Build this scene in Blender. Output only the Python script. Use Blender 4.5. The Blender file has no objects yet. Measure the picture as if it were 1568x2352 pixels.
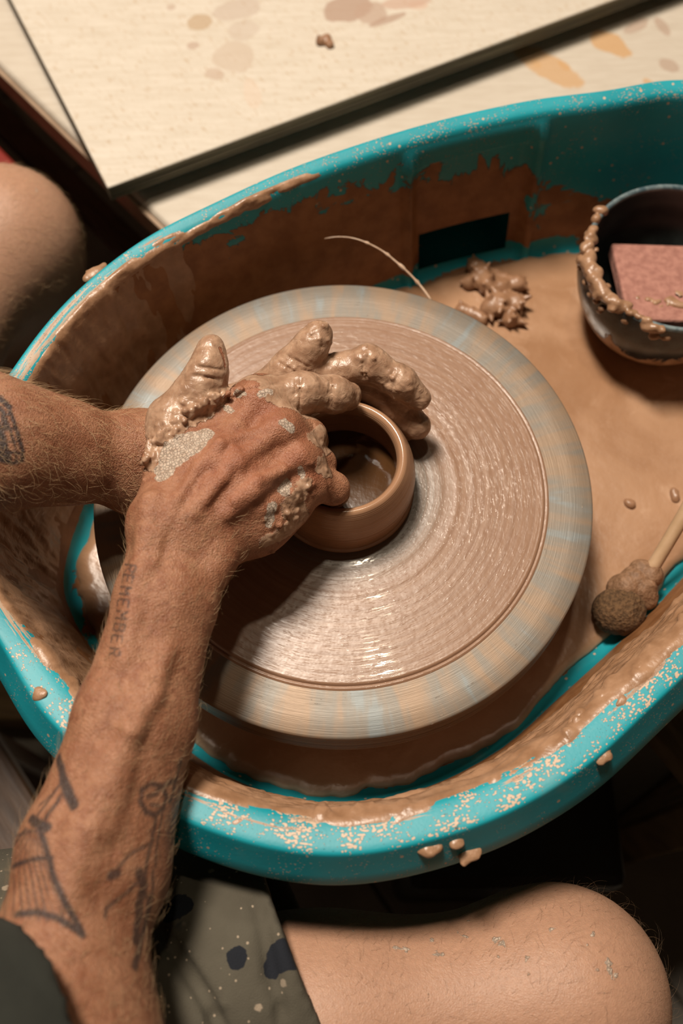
import bpy, bmesh, math, random
import numpy as np
from mathutils import Vector, Matrix

# ------------------------------------------------------------------ camera, world, lamp, exposure
SC = bpy.context.scene
COL = SC.collection
CAMP = np.array([-0.0011, -0.2714, 0.5754]); PITCH = 0.4156; ROLL = -0.01366; FPX = 2200.0
cam_d = bpy.data.cameras.new('camera')
cam = bpy.data.objects.new('camera', cam_d); COL.objects.link(cam)
cam_d.sensor_fit = 'HORIZONTAL'; cam_d.sensor_width = 24.0; cam_d.lens = FPX / 1568 * 24.0
cam_d.clip_start = 0.02
cam.matrix_world = (Matrix.Translation(Vector(CAMP)) @ Matrix.Rotation(PITCH, 4, 'X') @ Matrix.Rotation(ROLL, 4, 'Z'))
cam_d.dof.use_dof = True; cam_d.dof.focus_distance = 0.575; cam_d.dof.aperture_fstop = 4.5
SC.camera = cam
SC.view_settings.view_transform = 'Standard'
try: SC.view_settings.look = 'None'
except Exception: pass
SC.view_settings.gamma = 1.0
SC.view_settings.use_curve_mapping = False
SC.view_settings.exposure = 0.0
wd = bpy.data.worlds.new('world'); SC.world = wd; wd.use_nodes = True
wd.node_tree.nodes['Background'].inputs[0].default_value = (1.0, 0.66, 0.40, 1)
wd.node_tree.nodes['Background'].inputs[1].default_value = 0.035
ld = bpy.data.lights.new('skylight_lamp', 'AREA'); ld.shape = 'RECTANGLE'; ld.size = 0.30; ld.size_y = 0.55
ld.energy = 84.0; ld.color = (1.0, 0.88, 0.74)
lo = bpy.data.objects.new('skylight_lamp', ld); COL.objects.link(lo)
lo.location = (-0.44, 0.74, 2.25)
lo.rotation_euler = (Vector((0.02, 0.02, 0)) - Vector(lo.location)).to_track_quat('-Z', 'Y').to_euler()
ld2 = bpy.data.lights.new('ceiling_bulb', 'SPOT'); ld2.shadow_soft_size = 0.035; ld2.spot_size = 1.2; ld2.spot_blend = .5
ld2.energy = 11.0; ld2.color = (1.0, 0.84, 0.62)
lo2 = bpy.data.objects.new('ceiling_bulb', ld2); COL.objects.link(lo2); lo2.location = (0.09, 0.36, 1.6)
lo2.rotation_euler = (Vector((0, 0, 0)) - Vector(lo2.location)).to_track_quat('-Z', 'Y').to_euler()

# ------------------------------------------------------------------ small maths helpers
FW = np.array([0, math.sin(PITCH), -math.cos(PITCH)]); UP = np.array([0, math.cos(PITCH), math.sin(PITCH)])
def un(u, v, z):
    """surveyed point of the photograph (1568x2352) taken back to its height z in the room"""
    X = u - 784; Y = -(v - 1176); c, s = math.cos(ROLL), math.sin(ROLL)
    x = c*X - s*Y; y = s*X + c*Y
    d = np.array([x, y*math.cos(PITCH) + FPX*math.sin(PITCH), y*math.sin(PITCH) - FPX*math.cos(PITCH)])
    return CAMP + d*(z - CAMP[2])/d[2]
def depth(p): return float((np.asarray(p) - CAMP) @ FW)
def proj(P):
    Q = np.asarray(P, float) - CAMP
    x = Q[..., 0]; y = Q @ UP; z = Q @ FW
    c, s = math.cos(-ROLL), math.sin(-ROLL); X = c*x - s*y; Y = s*x + c*y
    return 784 + FPX*X/z, 1176 - FPX*Y/z
def J(u, v, z, r):
    """joint: world point and radius (r given as seen at that distance)"""
    p = un(u, v, z); return p, r*depth(p)/FPX
def W(x, y, z, r): return np.array([x, y, z], float), r

def _hash(ix, iy, iz, seed):
    h = (ix.astype(np.uint32)*np.uint32(374761393) ^ iy.astype(np.uint32)*np.uint32(668265263) ^ iz.astype(np.uint32)*np.uint32(2147483647 - 1274126177) ^ np.uint32(seed*974711 & 0xffffffff))
    h = (h ^ (h >> np.uint32(13)))*np.uint32(1274126177); h ^= h >> np.uint32(16)
    return (h & np.uint32(0xffff)).astype(np.float32)/65535.0
def vnoise(P, scale, seed=0):
    Q = np.asarray(P, np.float64)*scale + 1000.0; I = np.floor(Q).astype(np.int64); f = (Q - I).astype(np.float32); f = f*f*(3-2*f)
    out = 0
    for dx in (0, 1):
        wx = f[:, 0] if dx else 1-f[:, 0]
        for dy in (0, 1):
            wy = f[:, 1] if dy else 1-f[:, 1]
            for dz in (0, 1):
                wz = f[:, 2] if dz else 1-f[:, 2]
                out = out + wx*wy*wz*_hash(I[:, 0]+dx, I[:, 1]+dy, I[:, 2]+dz, seed)
    return out*2-1
def fbm(P, scale, seed=0, octv=3):
    a = 1.0; o = 0; t = 0
    for i in range(octv):
        o = o + a*vnoise(P, scale*2**i, seed+i); t += a; a *= .5
    return o/t
def sstep(a, b, x):
    t = np.clip((np.asarray(x, float)-a)/(b-a), 0, 1); return t*t*(3-2*t)

# ------------------------------------------------------------------ objects helpers
def link(o, parent=None):
    COL.objects.link(o)
    if parent is not None: o.parent = parent
    return o
def tag(o, label=None, cat=None, group=None, kind=None):
    if label: o['label'] = label
    if cat: o['category'] = cat
    if group: o['group'] = group
    if kind: o['kind'] = kind
    return o
def empty(name, loc, label, cat, group=None):
    o = bpy.data.objects.new(name, None); o.location = loc; o.empty_display_size = .02
    link(o); return tag(o, label, cat, group)
def mesh_obj(name, V, Fs, mat, parent=None, smooth=True, attrs=None):
    me = bpy.data.meshes.new(name)
    me.from_pydata([tuple(map(float, v)) for v in V], [], [tuple(map(int, f)) for f in Fs]) if not isinstance(Fs, np.ndarray) else fast_mesh(me, V, Fs)
    me.update()
    if parent is not None:
        loc = Vector(parent.location) + (Vector(parent.parent.location) if parent.parent else Vector())
        if loc.length > 0: me.transform(Matrix.Translation(-loc))
    if smooth: me.polygons.foreach_set('use_smooth', np.ones(len(me.polygons), bool))
    if attrs:
        for k, a in attrs.items():
            at = me.attributes.new(k, 'FLOAT', 'POINT'); at.data.foreach_set('value', np.asarray(a, np.float32))
    me.materials.append(mat)
    return link(bpy.data.objects.new(name, me), parent)
def fast_mesh(me, V, Fs):
    V = np.asarray(V, np.float32); n, k = Fs.shape
    me.vertices.add(len(V)); me.vertices.foreach_set('co', V.ravel())
    me.loops.add(n*k); me.loops.foreach_set('vertex_index', Fs.astype(np.int32).ravel())
    me.polygons.add(n); me.polygons.foreach_set('loop_start', np.arange(0, n*k, k, dtype=np.int32))
    me.polygons.foreach_set('loop_total', np.full(n, k, np.int32)); me.update(calc_edges=True); me.validate()
def grid_faces(nu, nv, wrap=False):
    """vertex index = i*nv + j, i along u (wraps if asked), j along v"""
    I = np.arange(nu if wrap else nu-1); Jv = np.arange(nv-1)
    a, b = np.meshgrid(I, Jv, indexing='ij'); a2 = (a+1) % nu
    return np.stack([a*nv+b, a2*nv+b, a2*nv+b+1, a*nv+b+1], -1).reshape(-1, 4)
def lathe(prof, n=96):
    """prof list of (r, z): closed by poles when r==0"""
    prof = np.array(prof, float); t = np.linspace(0, 2*np.pi, n, endpoint=False)
    V = np.stack([np.cos(t)[:, None]*prof[None, :, 0], np.sin(t)[:, None]*prof[None, :, 0], np.broadcast_to(prof[None, :, 1], (n, len(prof)))], -1).reshape(-1, 3)
    F_ = grid_faces(n, len(prof), True)
    return V, F_
def tube(pts, radii, sides=8, cap=True):
    pts = [np.asarray(p, float) for p in pts]; V = []; Fs = []
    up = np.array([0.13, 0.27, 1.0])
    for i, p in enumerate(pts):
        d = pts[min(i+1, len(pts)-1)] - pts[max(i-1, 0)]; d /= np.linalg.norm(d)+1e-12
        a = np.cross(d, up); a /= np.linalg.norm(a)+1e-12; b = np.cross(d, a)
        r = radii[i] if hasattr(radii, '__len__') else radii
        for k in range(sides):
            t = 2*math.pi*k/sides; V.append(p + r*(math.cos(t)*a + math.sin(t)*b))
    for i in range(len(pts)-1):
        for k in range(sides):
            k2 = (k+1) % sides; Fs.append((i*sides+k, i*sides+k2, (i+1)*sides+k2, (i+1)*sides+k))
    if cap:
        Fs.append(tuple(range(sides))[::-1]); Fs.append(tuple(range((len(pts)-1)*sides, len(pts)*sides)))
    return V, Fs
def box(name, size, mat, parent=None, loc=(0, 0, 0), rot=(0, 0, 0), bevel=.003, seg=2, tagkw=None):
    bm = bmesh.new(); bmesh.ops.create_cube(bm, size=1)
    bmesh.ops.scale(bm, vec=size, verts=bm.verts)
    if bevel: bmesh.ops.bevel(bm, geom=bm.edges[:], offset=bevel, segments=seg, affect='EDGES', profile=.5)
    me = bpy.data.meshes.new(name); bm.to_mesh(me); bm.free(); me.materials.append(mat)
    o = bpy.data.objects.new(name, me); o.location = loc; o.rotation_euler = rot; link(o, parent)
    if tagkw: tag(o, **tagkw)
    return o
def spline(P, n, closed=True):
    P = np.asarray(P, float); m = len(P); out = []
    k = n//m + 1 if closed else n//(m-1)+1
    for i in range(m if closed else m-1):
        g = (lambda j: P[j % m]) if closed else (lambda j: P[min(max(j, 0), m-1)])
        p0, p1, p2, p3 = g(i-1), g(i), g(i+1), g(i+2)
        for t in np.linspace(0, 1, k, endpoint=False):
            out.append(.5*((2*p1)+(-p0+p2)*t+(2*p0-5*p1+4*p2-p3)*t*t+(-p0+3*p1-3*p2+p3)*t**3))
    if not closed: out.append(P[-1])
    out = np.array(out)
    Q = np.vstack([out, out[:1]]) if closed else out
    L = np.concatenate([[0], np.cumsum(np.linalg.norm(np.diff(Q, axis=0), axis=1))])
    s = np.linspace(0, L[-1], n, endpoint=not closed)
    return np.stack([np.interp(s, L, Q[:, k]) for k in range(P.shape[1])], 1), s

# ------------------------------------------------------------------ implicit surface engine (bodies, lumps)
class Field:
    def __init__(s, lo, hi, h):
        s.h = h; s.lo = np.array(lo, float); s.n = np.ceil((np.array(hi)-s.lo)/h).astype(int)+1
        s.D = np.full(tuple(s.n), 1.0, np.float32)
    def _sub(s, a, b, pad):
        i0 = np.clip(np.floor((np.minimum(a, b)-pad-s.lo)/s.h).astype(int), 0, s.n)
        i1 = np.clip(np.ceil((np.maximum(a, b)+pad-s.lo)/s.h).astype(int)+1, 0, s.n)
        if (i1 <= i0).any(): return None, None
        sl = tuple(slice(p, q) for p, q in zip(i0, i1))
        ax = [(s.lo[k]+s.h*np.arange(i0[k], i1[k])).astype(np.float32) for k in range(3)]
        return sl, (ax[0][:, None, None], ax[1][None, :, None], ax[2][None, None, :])
    def _d(s, X, a, b, ra, rb):
        a = np.asarray(a, np.float32); ba = np.asarray(b, np.float32)-a; l2 = float(ba@ba)+1e-12
        px, py, pz = X[0]-a[0], X[1]-a[1], X[2]-a[2]
        t = np.clip((px*ba[0]+py*ba[1]+pz*ba[2])/l2, 0, 1)
        return np.sqrt((px-t*ba[0])**2+(py-t*ba[1])**2+(pz-t*ba[2])**2) - (ra+(rb-ra)*t)
    def cone(s, A, B, k=.006):
        (a, ra), (b, rb) = A, B
        sl, X = s._sub(a, b, max(ra, rb)+k*1.5+4*s.h)
        if sl is None: return
        d = s._d(X, a, b, ra, rb); D = s.D[sl]
        hh = np.clip(k-np.abs(D-d), 0, None)/k
        s.D[sl] = np.minimum(D, d) - hh*hh*k*.25
    def chain(s, js, k=.006):
        for A, B in zip(js[:-1], js[1:]): s.cone(A, B, k)
    def carve(s, a, b, r, k=.002):
        sl, X = s._sub(a, b, r+k*1.5+4*s.h)
        if sl is None: return
        d = -s._d(X, a, b, r, r); D = s.D[sl]
        hh = np.clip(k-np.abs(D-d), 0, None)/k
        s.D[sl] = np.maximum(D, d) + hh*hh*k*.25
    def plane_cut(s, p, n):
        ax = [(s.lo[k]+s.h*np.arange(s.n[k])).astype(np.float32) for k in range(3)]
        d = (ax[0]-p[0])[:, None, None]*n[0]+(ax[1]-p[1])[None, :, None]*n[1]+(ax[2]-p[2])[None, None, :]*n[2]
        s.D = np.maximum(s.D, d.astype(np.float32))
    def val(s, p):
        i = np.round((np.asarray(p)-s.lo)/s.h).astype(int)
        if (i < 0).any() or (i >= s.n).any(): return 1.0
        return float(s.D[tuple(i)])
    def hit(s, u, v):
        """surface point under the sight line of pixel (u, v)"""
        a = un(u, v, s.lo[2]+s.h*(s.n[2]-1)); b = un(u, v, s.lo[2]); n = int(np.linalg.norm(b-a)/(s.h*.5))
        Q = a + (b-a)*np.linspace(0, 1, n)[:, None]
        I = np.round((Q-s.lo)/s.h).astype(int); ok = ((I >= 0) & (I < s.n)).all(1)
        if not ok.any(): return None
        Q = Q[ok]; I = I[ok]; d = s.D[I[:, 0], I[:, 1], I[:, 2]]; w = np.nonzero(d < 0)[0]
        return None if len(w) == 0 else Q[w[0]]
    def mesh(s):
        D = s.D; n = s.n
        pos = D > 0
        c = [pos[i:n[0]-1+i, j:n[1]-1+j, k:n[2]-1+k] for i in (0, 1) for j in (0, 1) for k in (0, 1)]
        anyp = c[0].copy(); allp = c[0].copy()
        for q in c[1:]: anyp |= q; allp &= q
        act = anyp & ~allp
        idx = np.argwhere(act); m = len(idx)
        vid = np.full(act.shape, -1, np.int32); vid[act] = np.arange(m)
        offs = np.array([(i, j, k) for i in (0, 1) for j in (0, 1) for k in (0, 1)])
        cv = np.stack([D[idx[:, 0]+o[0], idx[:, 1]+o[1], idx[:, 2]+o[2]] for o in offs], 1)
        acc = np.zeros((m, 3)); cnt = np.zeros(m)
        for a in range(8):
            for b in range(a+1, 8):
                if np.abs(offs[a]-offs[b]).sum() != 1: continue
                va, vb = cv[:, a], cv[:, b]; x = (va > 0) != (vb > 0)
                t = np.where(x, va/(va-vb+1e-20), 0)[:, None]
                acc += np.where(x[:, None], offs[a]+(offs[b]-offs[a])*t, 0); cnt += x
        V = s.lo + s.h*(idx + acc/cnt[:, None])
        Fq = []
        for ax in range(3):
            sl0 = [slice(1, n[k]-1) for k in range(3)]; sl1 = list(sl0); sl0[ax] = slice(0, n[ax]-1); sl1[ax] = slice(1, n[ax])
            A = pos[tuple(sl0)]; B = pos[tuple(sl1)]
            e = np.argwhere(A != B); flip = A[e[:, 0], e[:, 1], e[:, 2]]
            base = e.copy()
            for k in range(3):
                if k != ax: base[:, k] += 1
            u, v = (ax+1) % 3, (ax+2) % 3
            q = []
            for du, dv in ((-1, -1), (0, -1), (0, 0), (-1, 0)):
                g = base.copy(); g[:, u] += du; g[:, v] += dv; q.append(vid[g[:, 0], g[:, 1], g[:, 2]])
            q = np.stack(q, 1); q[flip] = q[flip][:, ::-1]; Fq.append(q)
        Fq = np.vstack(Fq); Fq = Fq[(Fq >= 0).all(1)]
        return V, Fq
def capd(V, A, B):
    (a, ra), (b, rb) = A, B; ba = b-a; t = np.clip(((V-a)@ba)/(ba@ba+1e-12), 0, 1)
    return np.linalg.norm(V-a-t[:, None]*ba, axis=1) - (ra+(rb-ra)*t)
def polyd(V, pts):
    d = np.full(len(V), 9.0)
    for a, b in zip(pts[:-1], pts[1:]): d = np.minimum(d, capd(V, (a, 0), (b, 0)))
    return d

# ------------------------------------------------------------------ material helpers
class M:
    def __init__(s, name):
        s.m = bpy.data.materials.new(name); s.m.use_nodes = True; s.t = s.m.node_tree; s.b = s.t.nodes['Principled BSDF']
    def n(s, typ, **kw):
        x = s.t.nodes.new(typ)
        for k, v in kw.items(): setattr(x, k, v)
        return x
    def put(s, sock, v):
        if isinstance(v, bpy.types.NodeSocket): s.t.links.new(v, sock)
        elif v is not None:
            try: sock.default_value = v
            except Exception: sock.default_value = (*v, 1)
        return s
    def set(s, **kw):
        for k, v in kw.items(): s.put(s.b.inputs[k.replace('_', ' ')], v)
        return s
    def math(s, op, a, b=0.0, c=0.0, clamp=False):
        x = s.n('ShaderNodeMath', operation=op, use_clamp=clamp); s.put(x.inputs[0], a); s.put(x.inputs[1], b); s.put(x.inputs[2], c); return x.outputs[0]
    def mix(s, f, a, b, mode='MIX'):
        x = s.n('ShaderNodeMix', data_type='RGBA', blend_type=mode); s.put(x.inputs[0], f); s.put(x.inputs[6], a if isinstance(a, bpy.types.NodeSocket) else (*a, 1)); s.put(x.inputs[7], b if isinstance(b, bpy.types.NodeSocket) else (*b, 1)); return x.outputs[2]
    def lerp(s, f, a, b):
        x = s.n('ShaderNodeMix', data_type='FLOAT'); s.put(x.inputs[0], f); s.put(x.inputs[2], a); s.put(x.inputs[3], b); return x.outputs[0]
    def step(s, x, a, b):
        r = s.n('ShaderNodeMapRange', interpolation_type='SMOOTHSTEP'); s.put(r.inputs[0], x); s.put(r.inputs[1], a); s.put(r.inputs[2], b); return r.outputs[0]
    def obj(s): return s.n('ShaderNodeTexCoord').outputs['Object']
    def attr(s, name): return s.n('ShaderNodeAttribute', attribute_name=name).outputs['Fac']
    def uv(s): return s.n('ShaderNodeTexCoord').outputs['UV']
    def xyz(s, v):
        x = s.n('ShaderNodeSeparateXYZ'); s.put(x.inputs[0], v); return x.outputs
    def comb(s, x, y, z):
        c = s.n('ShaderNodeCombineXYZ'); s.put(c.inputs[0], x); s.put(c.inputs[1], y); s.put(c.inputs[2], z); return c.outputs[0]
    def scale(s, v, sc, rot=(0, 0, 0), loc=(0, 0, 0)):
        x = s.n('ShaderNodeMapping'); s.put(x.inputs[0], v); x.inputs['Scale'].default_value = sc; x.inputs['Rotation'].default_value = rot; x.inputs['Location'].default_value = loc; return x.outputs[0]
    def noise(s, v, sc, det=3, rough=.55, dist=0.0):
        x = s.n('ShaderNodeTexNoise'); s.put(x.inputs['Vector'], v); s.put(x.inputs['Scale'], sc); x.inputs['Detail'].default_value = det; x.inputs['Roughness'].default_value = rough; x.inputs['Distortion'].default_value = dist; return x.outputs['Fac']
    def vor(s, v, sc, feature='F1', rnd=1.0):
        x = s.n('ShaderNodeTexVoronoi', feature=feature); s.put(x.inputs['Vector'], v); s.put(x.inputs['Scale'], sc); x.inputs['Randomness'].default_value = rnd; return x.outputs['Distance']
    def bump(s, h, dist=.001, strength=1.0, normal=None):
        x = s.n('ShaderNodeBump'); s.put(x.inputs['Height'], h); x.inputs['Distance'].default_value = dist; s.put(x.inputs['Strength'], strength)
        if normal is not None: s.put(x.inputs['Normal'], normal)
        return x.outputs[0]
def simple(name, c1, c2, sc, rough=.5, bumpd=0.0, stretch=(1, 1, 1), det=4, **kw):
    m = M(name); v = m.scale(m.obj(), stretch); f = m.noise(v, sc, det)
    m.set(Base_Color=m.mix(m.step(f, .32, .68), c1, c2), Roughness=rough, **kw)
    if bumpd: m.set(Normal=m.bump(f, bumpd))
    return m.m

CLAY = (.40, .23, .135); CLAY_D = (.28, .15, .08); CLAY_L = (.60, .43, .30); TEAL = (.007, .27, .33)

# wet clay, used on lumps and smears
def mat_clay(name, c=CLAY, c2=CLAY_D, rough=.33, sc=90, bd=.0008):
    m = M(name); v = m.obj(); f = m.noise(v, sc, 5); g = m.noise(v, sc*5, 3)
    m.set(Base_Color=m.mix(m.step(f, .3, .72), c2, c), Roughness=m.lerp(f, rough-.1, rough+.16), Specular_IOR_Level=.55)
    m.set(Normal=m.bump(g, bd*.3, 1.0, m.bump(f, bd)))
    return m.m
m_clay = mat_clay('wet_clay'); m_clay_lump = mat_clay('lump_clay', c=(.36, .20, .115), c2=(.27, .14, .075), rough=.34)

def mat_skin():
    m = M('skin'); v = m.obj()
    clay0, dry0, red, ink0, hairy = m.attr('clay'), m.attr('dry'), m.attr('red'), m.attr('ink'), m.attr('pale')
    n1 = m.noise(v, 55, 4); n2 = m.noise(v, 420, 3); n3 = m.noise(v, 160, 4)
    base = m.mix(m.step(n1, .3, .7), (.285, .120, .063), (.39, .190, .108))
    base = m.mix(m.math('MULTIPLY', m.step(n3, .45, .72), .5), base, (.21, .07, .035))
    base = m.mix(m.math('MULTIPLY', red, .42), base, (.32, .095, .05))
    base = m.mix(hairy, base, (.46, .265, .175))
    tone = m.math('ADD', .82, m.math('MULTIPLY', n2, .36))
    base = m.mix(1.0, base, m.comb(tone, tone, tone), 'MULTIPLY')
    base = m.mix(m.math('MULTIPLY', m.math('ADD', ink0, 0.0, clamp=True), .94), base, (.016, .020, .024))
    wob = m.math('MULTIPLY', m.math('SUBTRACT', m.noise(v, 260, 4), .5), 1.3)
    clay = m.step(m.math('ADD', clay0, wob), -.06, .12)
    dry = m.step(m.math('ADD', dry0, wob), -.05, .08)
    claycol = m.mix(m.step(m.noise(v, 130, 4), .35, .7), (.32, .185, .115), (.47, .30, .20))
    drycol = m.mix(m.step(m.noise(v, 300, 3), .3, .7), (.42, .31, .235), (.56, .45, .36))
    col = m.mix(clay, base, claycol); col = m.mix(dry, col, drycol)
    crack = m.vor(v, 520, 'DISTANCE_TO_EDGE')
    wr = m.noise(v, 900, 2); pore = m.vor(v, 1500)
    hskin = m.math('MULTIPLY', m.math('ADD', m.math('MULTIPLY', wr, 1.0), m.math('ADD', m.math('MULTIPLY', pore, .5), m.math('MULTIPLY', m.noise(v, 260, 4, .65), 1.4))), m.lerp(hairy, 1.0, .25))
    hclay = m.math('ADD', m.math('MULTIPLY', m.noise(v, 200, 3, .5, .8), 1.5), m.math('MULTIPLY', m.noise(v, 80, 2), 2.6))
    hdry = m.math('ADD', m.math('MULTIPLY', m.step(crack, 0, .12), 1.0), m.math('MULTIPLY', n2, 1.5))
    h = m.lerp(clay, hskin, hclay); h = m.lerp(dry, h, hdry)
    h = m.math('ADD', h, m.math('MULTIPLY', clay, .8))
    m.set(Base_Color=col, Roughness=m.lerp(dry, m.lerp(clay, .47, m.lerp(n1, .22, .44)), .8), Normal=m.bump(h, .00055))
    m.set(Specular_IOR_Level=.45)
    m.b.inputs['Subsurface Weight'].default_value = 0.12
    m.b.inputs['Subsurface Radius'].default_value = (.006, .0022, .0012); m.b.inputs['Subsurface Scale'].default_value = 1.0
    return m.m
m_skin = mat_skin()

def mat_wheel(name, clayed):
    m = M(name); x, y, z = m.xyz(m.obj())
    r = m.math('SQRT', m.math('ADD', m.math('MULTIPLY', x, x), m.math('MULTIPLY', y, y)))
    ri = m.math('DIVIDE', 1.0, m.math('MAXIMUM', r, .001)); cx = m.math('MULTIPLY', x, ri); cy = m.math('MULTIPLY', y, ri)
    ring = m.noise(m.comb(0, 0, m.math('MULTIPLY', r, 1.0)), 330, 4, .6)
    ringb = m.noise(m.comb(7, 0, r), 95, 2, .5)
    streak = m.noise(m.comb(m.math('MULTIPLY', cx, 3.0), m.math('MULTIPLY', cy, 3.0), m.math('MULTIPLY', r, 900)), 1.6, 3, .6)
    patch = m.noise(m.comb(m.math('MULTIPLY', cx, 4.6), m.math('MULTIPLY', cy, 4.6), m.math('MULTIPLY', r, 7)), 2.3, 3, .55)
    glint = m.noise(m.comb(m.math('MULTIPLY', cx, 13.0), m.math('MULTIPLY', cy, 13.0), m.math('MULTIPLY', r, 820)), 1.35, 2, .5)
    if clayed:
        c = m.mix(m.step(ring, .3, .7), (.25, .138, .083), (.32, .188, .12))
        c = m.mix(m.math('MULTIPLY', m.step(patch, .45, .75), .5), c, (.25, .13, .075))
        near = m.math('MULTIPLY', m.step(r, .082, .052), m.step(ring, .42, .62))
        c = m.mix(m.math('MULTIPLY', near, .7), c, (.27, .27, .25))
        bare_shade = m.step(r, .072, .046); c = m.mix(m.math('MULTIPLY', bare_shade, .8), c, (.12, .105, .085))  # bare metal around the bowl, darkened further to paint in its shadow
        h = m.math('ADD', m.math('ADD', m.math('MULTIPLY', ringb, .22), m.math('MULTIPLY', ring, .10)), m.math('MULTIPLY', m.step(glint, .50, .80), .10))
        h = m.math('ADD', h, m.math('MULTIPLY', m.noise(m.obj(), 150, 2), .3))
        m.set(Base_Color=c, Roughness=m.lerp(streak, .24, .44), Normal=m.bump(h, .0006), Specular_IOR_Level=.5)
        m.set(Coat_Weight=m.math('MULTIPLY', m.step(m.noise(m.obj(), 16, 2), .40, .62), .55), Coat_Roughness=.07, Coat_Normal=m.bump(m.math('ADD', m.step(glint, .48, .78), m.math('MULTIPLY', ringb, .6)), .00028))
    else:
        g = m.mix(m.step(patch, .40, .64), (.19, .17, .145), (.275, .182, .115))
        g = m.mix(m.math('MULTIPLY', m.step(patch, .42, .28), .75), g, (.19, .235, .255))
        g = m.mix(m.math('MULTIPLY', streak, .28), g, (.30, .25, .195))
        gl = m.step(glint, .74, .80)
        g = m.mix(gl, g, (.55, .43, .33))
        m.set(Base_Color=g, Roughness=m.lerp(streak, .34, .6), Metallic=.22, Normal=m.bump(m.math('ADD', m.math('MULTIPLY', streak, .3), m.math('MULTIPLY', gl, .8)), .0005))
    return m.m
m_wheel = mat_wheel('wheel_aluminium', False); m_wheelclay = mat_wheel('wheel_clay', True)
def mat_wheelside():
    m = M('wheel_edge'); x, y, z = m.xyz(m.obj()); f = m.noise(m.comb(0, 0, z), 300, 3)
    m.set(Base_Color=m.mix(m.step(f, .35, .65), (.17, .085, .035), (.30, .22, .14)), Roughness=.28, Normal=m.bump(f, .0008)); return m.m
m_wheelside = mat_wheelside()
def mat_pot():
    m = M('thrown_clay'); x, y, z = m.xyz(m.obj()); f = m.noise(m.comb(0, 0, z), 420, 3)
    a = m.noise(m.obj(), 40, 2)
    m.set(Base_Color=m.mix(m.step(a, .3, .7), (.34, .185, .105), (.40, .225, .13)), Roughness=.17, Specular_IOR_Level=.6, Normal=m.bump(f, .0008)); return m.m
m_pot = mat_pot()
def mat_slip(name, c1, c2, rough, bd):
    m = M(name); v = m.obj(); f = m.noise(v, 14, 5, .6, .8); g = m.noise(v, 70, 4); e = m.noise(v, 5, 3)
    c = m.mix(m.step(f, .3, .7), c1, c2); c = m.mix(m.math('MULTIPLY', m.step(m.noise(v, 28, 4, .6, 1.2), .56, .72), .4), c, (.56, .37, .25))
    m.set(Base_Color=c, Roughness=m.lerp(m.step(e, .35, .65), rough, rough+.18), Specular_IOR_Level=.5)
    m.set(Normal=m.bump(m.math('ADD', m.math('MULTIPLY', g, .6), f), bd)); return m.m
m_slip = mat_slip('slip', (.32, .17, .09), (.42, .245, .145), .2, .0012)
m_potslip_shade = mat_slip('pot_slip_shade', (.06, .026, .009), (.085, .038, .014), .07, .0006)  # slip colour deepened to paint in the hands' shade inside the bowl

def mat_pan():
    m = M('teal_plastic'); uv = m.uv(); s, t, _ = m.xyz(uv); v = m.obj()
    clay, spl = m.attr('clay'), m.attr('splash')
    wob = m.math('MULTIPLY', m.math('SUBTRACT', m.noise(v, 26, 6, .66, .5), .5), 3.0)
    cm = m.step(m.math('ADD', clay, wob), -.03, .05)
    # dried droplets of slip
    d1 = m.vor(v, 480); d2 = m.vor(m.scale(uv, (1.0, 2.6, 1)), 260); keep = m.noise(v, 60, 3)
    lim = m.math('MULTIPLY', m.math('MULTIPLY', spl, m.step(keep, .30, .62)), .43)
    dots = m.step(m.math('SUBTRACT', lim, m.math('MINIMUM', d1, d2)), -.01, .03)
    spk = m.step(m.math('SUBTRACT', .11, m.vor(v, 95)), 0, .02)
    sk = m.noise(m.comb(m.math('MULTIPLY', s, 16.0), m.math('MULTIPLY', t, 190.0), 0.0), 1.0, 5, .62, .3)
    stf = m.step(m.math('ADD', sk, m.math('MULTIPLY', m.math('SUBTRACT', m.attr('film'), 1.0), .5)), .535, .57)
    haze = m.math('MULTIPLY', m.step(m.noise(v, 38, 4), .56, .8), .32)
    teal = m.mix(m.step(m.noise(v, 12, 4), .3, .7), TEAL, (.014, .33, .40))
    teal = m.mix(haze, teal, (.20, .34, .33))
    dotc = (.58, .42, .30)
    c = m.mix(spk, teal, dotc); c = m.mix(dots, c, dotc)
    film = m.mix(m.step(m.noise(v, 70, 4), .3, .7), (.22, .088, .030), (.32, .145, .058))
    c = m.mix(m.math('MULTIPLY', stf, .92), c, m.mix(m.step(sk, .56, .64), (.50, .34, .23), (.36, .20, .115)))
    c = m.mix(cm, c, film)
    h = m.math('ADD', m.math('MULTIPLY', cm, m.math('ADD', .6, m.noise(v, 120, 4))), m.math('ADD', dots, m.math('MULTIPLY', m.noise(v, 500, 2), .12)))
    m.set(Base_Color=c, Roughness=m.lerp(cm, .46, .5), Normal=m.bump(h, .0006), Specular_IOR_Level=.4)
    return m.m
m_pan = mat_pan()

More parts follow.
